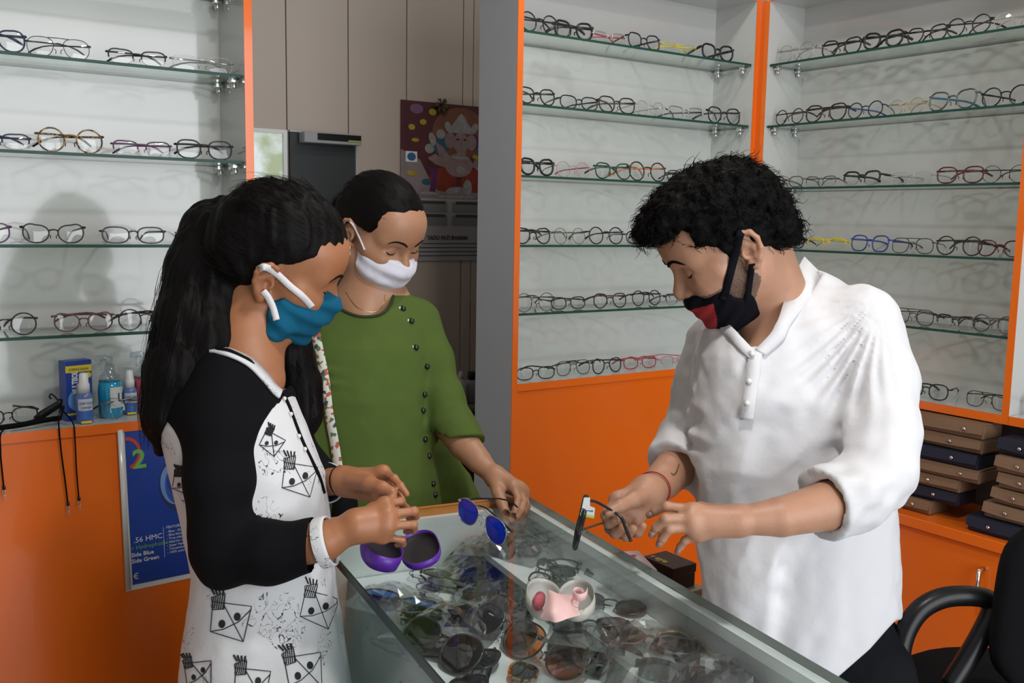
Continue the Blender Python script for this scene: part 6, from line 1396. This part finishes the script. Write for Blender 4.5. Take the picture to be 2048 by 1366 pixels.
P2 = c2w(P1+np.array([0, .12, .02]))-loc_; m = MB(); m.tube([(.06, -.02, zs_-.08), ((.06+P2[0])/2+.03, (P2[1]-.02)/2, zs_-.07), (P2[0], P2[1], P2[2]+.02)], .022, 8); m.build('back_bracket', BLACKP, ch, True)
for k in range(5):
    t = 2*PI*k/5; m = MB(); m.tube([(.06, -.02, .12), (.06+.27*math.cos(t), -.02+.27*math.sin(t), .07)], [.028, .018], 8); m.lathe([(.018, 0), (.022, .01), (.022, .04), (.012, .055)], 12, M=Matrix.Translation((.06+.27*math.cos(t), -.02+.27*math.sin(t), 0))); m.build('base_leg', BLACKP, ch, True)
# ---- open cases on the counter top
def half_case(parent, name, M, W_, L_, H_, mo, mi, p=2.6):
    """bowl of a hard case lying open upward, with its lining as a sub-part"""
    def ring(s, z): return [(W_/2*s*math.copysign(abs(math.cos(t))**(2/p), math.cos(t)), L_/2*s*math.copysign(abs(math.sin(t))**(2/p), math.sin(t)), z) for t in np.linspace(0, 2*PI, 37)[:-1]]
    m = MB(); rows = [ring(.55, 0), ring(.80, .0015), ring(.93, .006), ring(.99, H_*.55), ring(1.0, H_), ring(.955, H_), ring(.945, H_*.75)]; m.grid(np.array(rows), closeu=True); m.add(rows[0], [tuple(reversed(range(36)))]); m.v = [tuple(M @ Vector(q)) for q in m.v]; o = m.build(name, mo, parent, True)
    m = MB(); rows = [ring(.945, H_*.76), ring(.93, H_*.5), ring(.86, .006), ring(.5, .004)]; m.grid(np.array(rows), closeu=True); m.add(rows[-1], [tuple(range(36))]); m.v = [tuple(M @ Vector(q)) for q in m.v]; m.build('lining', mi, o, True); return o
PURP = pm('purple_case_shell', (.11, .022, .36), rough=.4); PLIN = pm('dark_lining', (.016, .010, .020), rough=.8, bump=.1, bscale=300)
u, v = cpos(800, 1122, ZT); pc = empty('eyeglass_case', (0, 0, 0), 0, 'open purple eyeglass case with black lining on the counter glass', 'case'); pc.matrix_world = CM @ Matrix.Translation((u, v, ZT+.0005)) @ Matrix.Rotation(R(-14), 4, 'Z')
half_case(pc, 'case_base', Matrix.Translation((-.036, .0, .004)) @ Matrix.Rotation(R(16), 4, 'Y'), .066, .150, .030, PURP, PLIN); half_case(pc, 'case_lid', Matrix.Translation((.036, .004, .004)) @ Matrix.Rotation(R(-16), 4, 'Y'), .066, .150, .018, PURP, pm('black_cushion', (.020, .016, .018), rough=.7))
text('NEW', .014, cm('grey_print', (.45, .45, .45), .5), Matrix.Translation((-.050, -.052, .018)) @ Matrix.Rotation(R(16), 4, 'Y'), pc, sx=.9)
u, v = cpos(1120, 1222, ZT); bc = empty('eyeglass_case', (0, 0, 0), 0, 'open pale plastic case holding a pink cleaning cloth on the counter', 'case'); bc.matrix_world = CM @ Matrix.Translation((u, v, ZT+.0005)) @ Matrix.Rotation(R(-27), 4, 'Z')
PALE = pm('pale_case_shell', (.52, .50, .45), rough=.35, alpha=.92); PALEI = pm('pale_lining', (.42, .42, .40), rough=.5)
half_case(bc, 'case_base', Matrix.Translation((-.027, 0, .003)) @ Matrix.Rotation(R(12), 4, 'Y'), .052, .118, .022, PALE, PALEI, 2.2); half_case(bc, 'case_lid', Matrix.Translation((.027, 0, .003)) @ Matrix.Rotation(R(-12), 4, 'Y'), .052, .118, .022, PALE, PALEI, 2.2)
PINK = pm('pink_cloth', (.72, .46, .45), rough=.8, var=.06, bump=.15, bscale=200)
cw = onZ(1120, 1210, ZT+.04); cl = empty('cleaning_cloth', tuple(cw), 0, 'folded pale pink cleaning cloth lying in the pale case', 'cloth')
GR = [[(1092, 1177, .046), (1105, 1181, .050), (1118, 1189, .042), (1140, 1188, .038), (1166, 1188, .048)], [(1096, 1194, .046), (1108, 1195, .054), (1121, 1198, .044), (1140, 1198, .034), (1160, 1199, .038)],
      [(1091, 1211, .044), (1106, 1211, .053), (1121, 1212, .046), (1140, 1212, .034), (1156, 1214, .034)], [(1084, 1226, .038), (1103, 1227, .046), (1119, 1229, .043), (1140, 1225, .034), (1158, 1226, .033)], [(1075, 1239, .031), (1096, 1239, .032), (1110, 1250, .031), (1136, 1236, .034), (1166, 1230, .032)]]
m = MB(); m.grid(np.array([[onZ(x, y, ZT+h_)-np.array(cw) for x, y, h_ in rw] for rw in GR])); o = m.build('cloth_sheet', PINK, cl, True); thick(o, .0015, 0); subsurf(o, 3)
RC = [onZ(1152+14*math.cos(t)*(1-.05*t)+2*t, 1199-9*math.sin(t)-1.2*t, ZT+.045)-np.array(cw) for t in np.linspace(.4, 6.6, 20)]; m = MB(); m.grid(np.array([RC, [p_+np.array([0, 0, .010]) for p_ in RC]])); o = m.build('rolled_corner', PINK, cl, True); thick(o, .0012, 0)
PE = [onZ(x, y, ZT+.034)-np.array(cw) for x, y in ((1081, 1192), (1077, 1204), (1076, 1214))]; m = MB(); m.tube(PE, [.007, .009, .006], 10); m.build('patterned_edge', pm('red_pattern', (.45, .10, .13), rough=.8, var=.7, vscale=180), cl, True)
# ---- blue mirrored aviators in the woman's fingers
BLM = pm('blue_mirror_lens', (.008, .05, .72), rough=.10, metal=.25, var=.1, vscale=6)
dep = onZ(985, 1082, ZT); dz0 = float((dep-CAM) @ CMAT[:, 2])
def frameM(C, xdir, updir):
    X = np.array(xdir, float); X /= np.linalg.norm(X); Z = np.array(updir, float); Z -= X*(Z @ X); Z /= np.linalg.norm(Z); Y = np.cross(Z, X); Bm = CMAT @ np.stack([X, Y, Z], 1); C = c2w(C); return Matrix(((Bm[0, 0], Bm[0, 1], Bm[0, 2], C[0]), (Bm[1, 0], Bm[1, 1], Bm[1, 2], C[1]), (Bm[2, 0], Bm[2, 1], Bm[2, 2], C[2]), (0, 0, 0, 1)))
spectacles((0, 0, 0), 0, 'aviator', 'silver', .138, 'sunglasses with bright blue mirrored lenses held by the woman', None, lens=BLM, fold=.15, M=frameM(c3(958, 1066, dz0-.012), (.0426, .0194, -.044), (.05, -1, -.10)), name='sunglasses', cat='sunglasses', tcol='black', foldr=1.35)
# ---- dark glasses with a shop tag in the man's hand
hg = empty('eyeglasses', tuple(c2w(c3(1165, 1040, 1.50))), 0, 'dark glasses with a white and green tag held by the man', 'eyeglasses'); A_, B_ = c3(1171, 1006, 1.470), c3(1152, 1080, 1.560); w_ = (B_-A_); n_ = np.array([.95, .10, -.15]); n_ -= w_*(n_ @ w_)/(w_ @ w_); n_ /= np.linalg.norm(n_); wl = np.linalg.norm(w_); w_ /= wl; h_ = np.cross(w_, n_)
def rim(c, a, b): return [c+a*math.copysign(abs(math.cos(t))**.6, math.cos(t))*w_+b*math.copysign(abs(math.sin(t))**.6, math.sin(t))*h_ for t in np.linspace(0, 2*PI, 27)[:-1]]
m = MB(); C1, C2 = A_+w_*wl*.27, A_+w_*wl*.78
for c in (C1, C2): m.tube(rim(c, wl*.23, .020), .0046, 8, closed=True)
m.tube([C1+w_*wl*.22+h_*.006, C2-w_*wl*.22+h_*.006], .0040, 8); fo = cam_part(m, 'frame', fmat('black'), hg)
for c in (C1, C2):
    P = rim(c, wl*.225, .0195); m = MB(); m.add([c]+P, [(0, 1+j, 1+(j+1) % 26) for j in range(26)]); cam_part(m, 'lens', SL['grey'], hg)
m = MB(); m.tube(curve3(cpoly([(1174, 1001, 1.468), (1190, 1003, 1.478), (1210, 1013, 1.500), (1228, 1024, 1.510), (1243, 1036, 1.506), (1252, 1058, 1.500), (1262, 1083, 1.496)]), 4), [.0022]*16+[.0028]*9, 8); cam_part(m, 'temple', fmat('black'), hg)
m = MB(); m.tube(curve3(cpoly([(1156, 1062, 1.555), (1180, 1054, 1.545), (1204, 1046, 1.535), (1222, 1042, 1.53)]), 4), .0020, 8); cam_part(m, 'temple', pm('amber_temple', (.22, .10, .05), rough=.3), hg)
m = MB(); T4 = cpoly([(1168, 995, 1.462), (1180, 995, 1.462), (1180, 1012, 1.464), (1190, 1016, 1.466), (1188, 1036, 1.470), (1161, 1030, 1.466)]); m.add(T4, [(0, 1, 2, 3, 4, 5)]); to = cam_part(m, 'price_tag', WHITEP, hg, False)
m = MB(); m.add(cpoly([(1161, 1025, 1.4652), (1188, 1030, 1.469), (1188, 1037, 1.4692), (1160, 1031, 1.4652)]), [(0, 1, 2, 3)]); cam_part(m, 'green_stripe', cm('print_lime', (.28, .50, .06)), to, False)
m = MB(); m.add(cpoly([(1164, 1016, 1.4640), (1186, 1020, 1.4665), (1186, 1024, 1.4667), (1164, 1020, 1.4640)]), [(0, 1, 2, 3)]); cam_part(m, 'print_line', cm('print_navy', (.02, .03, .12)), to, False)
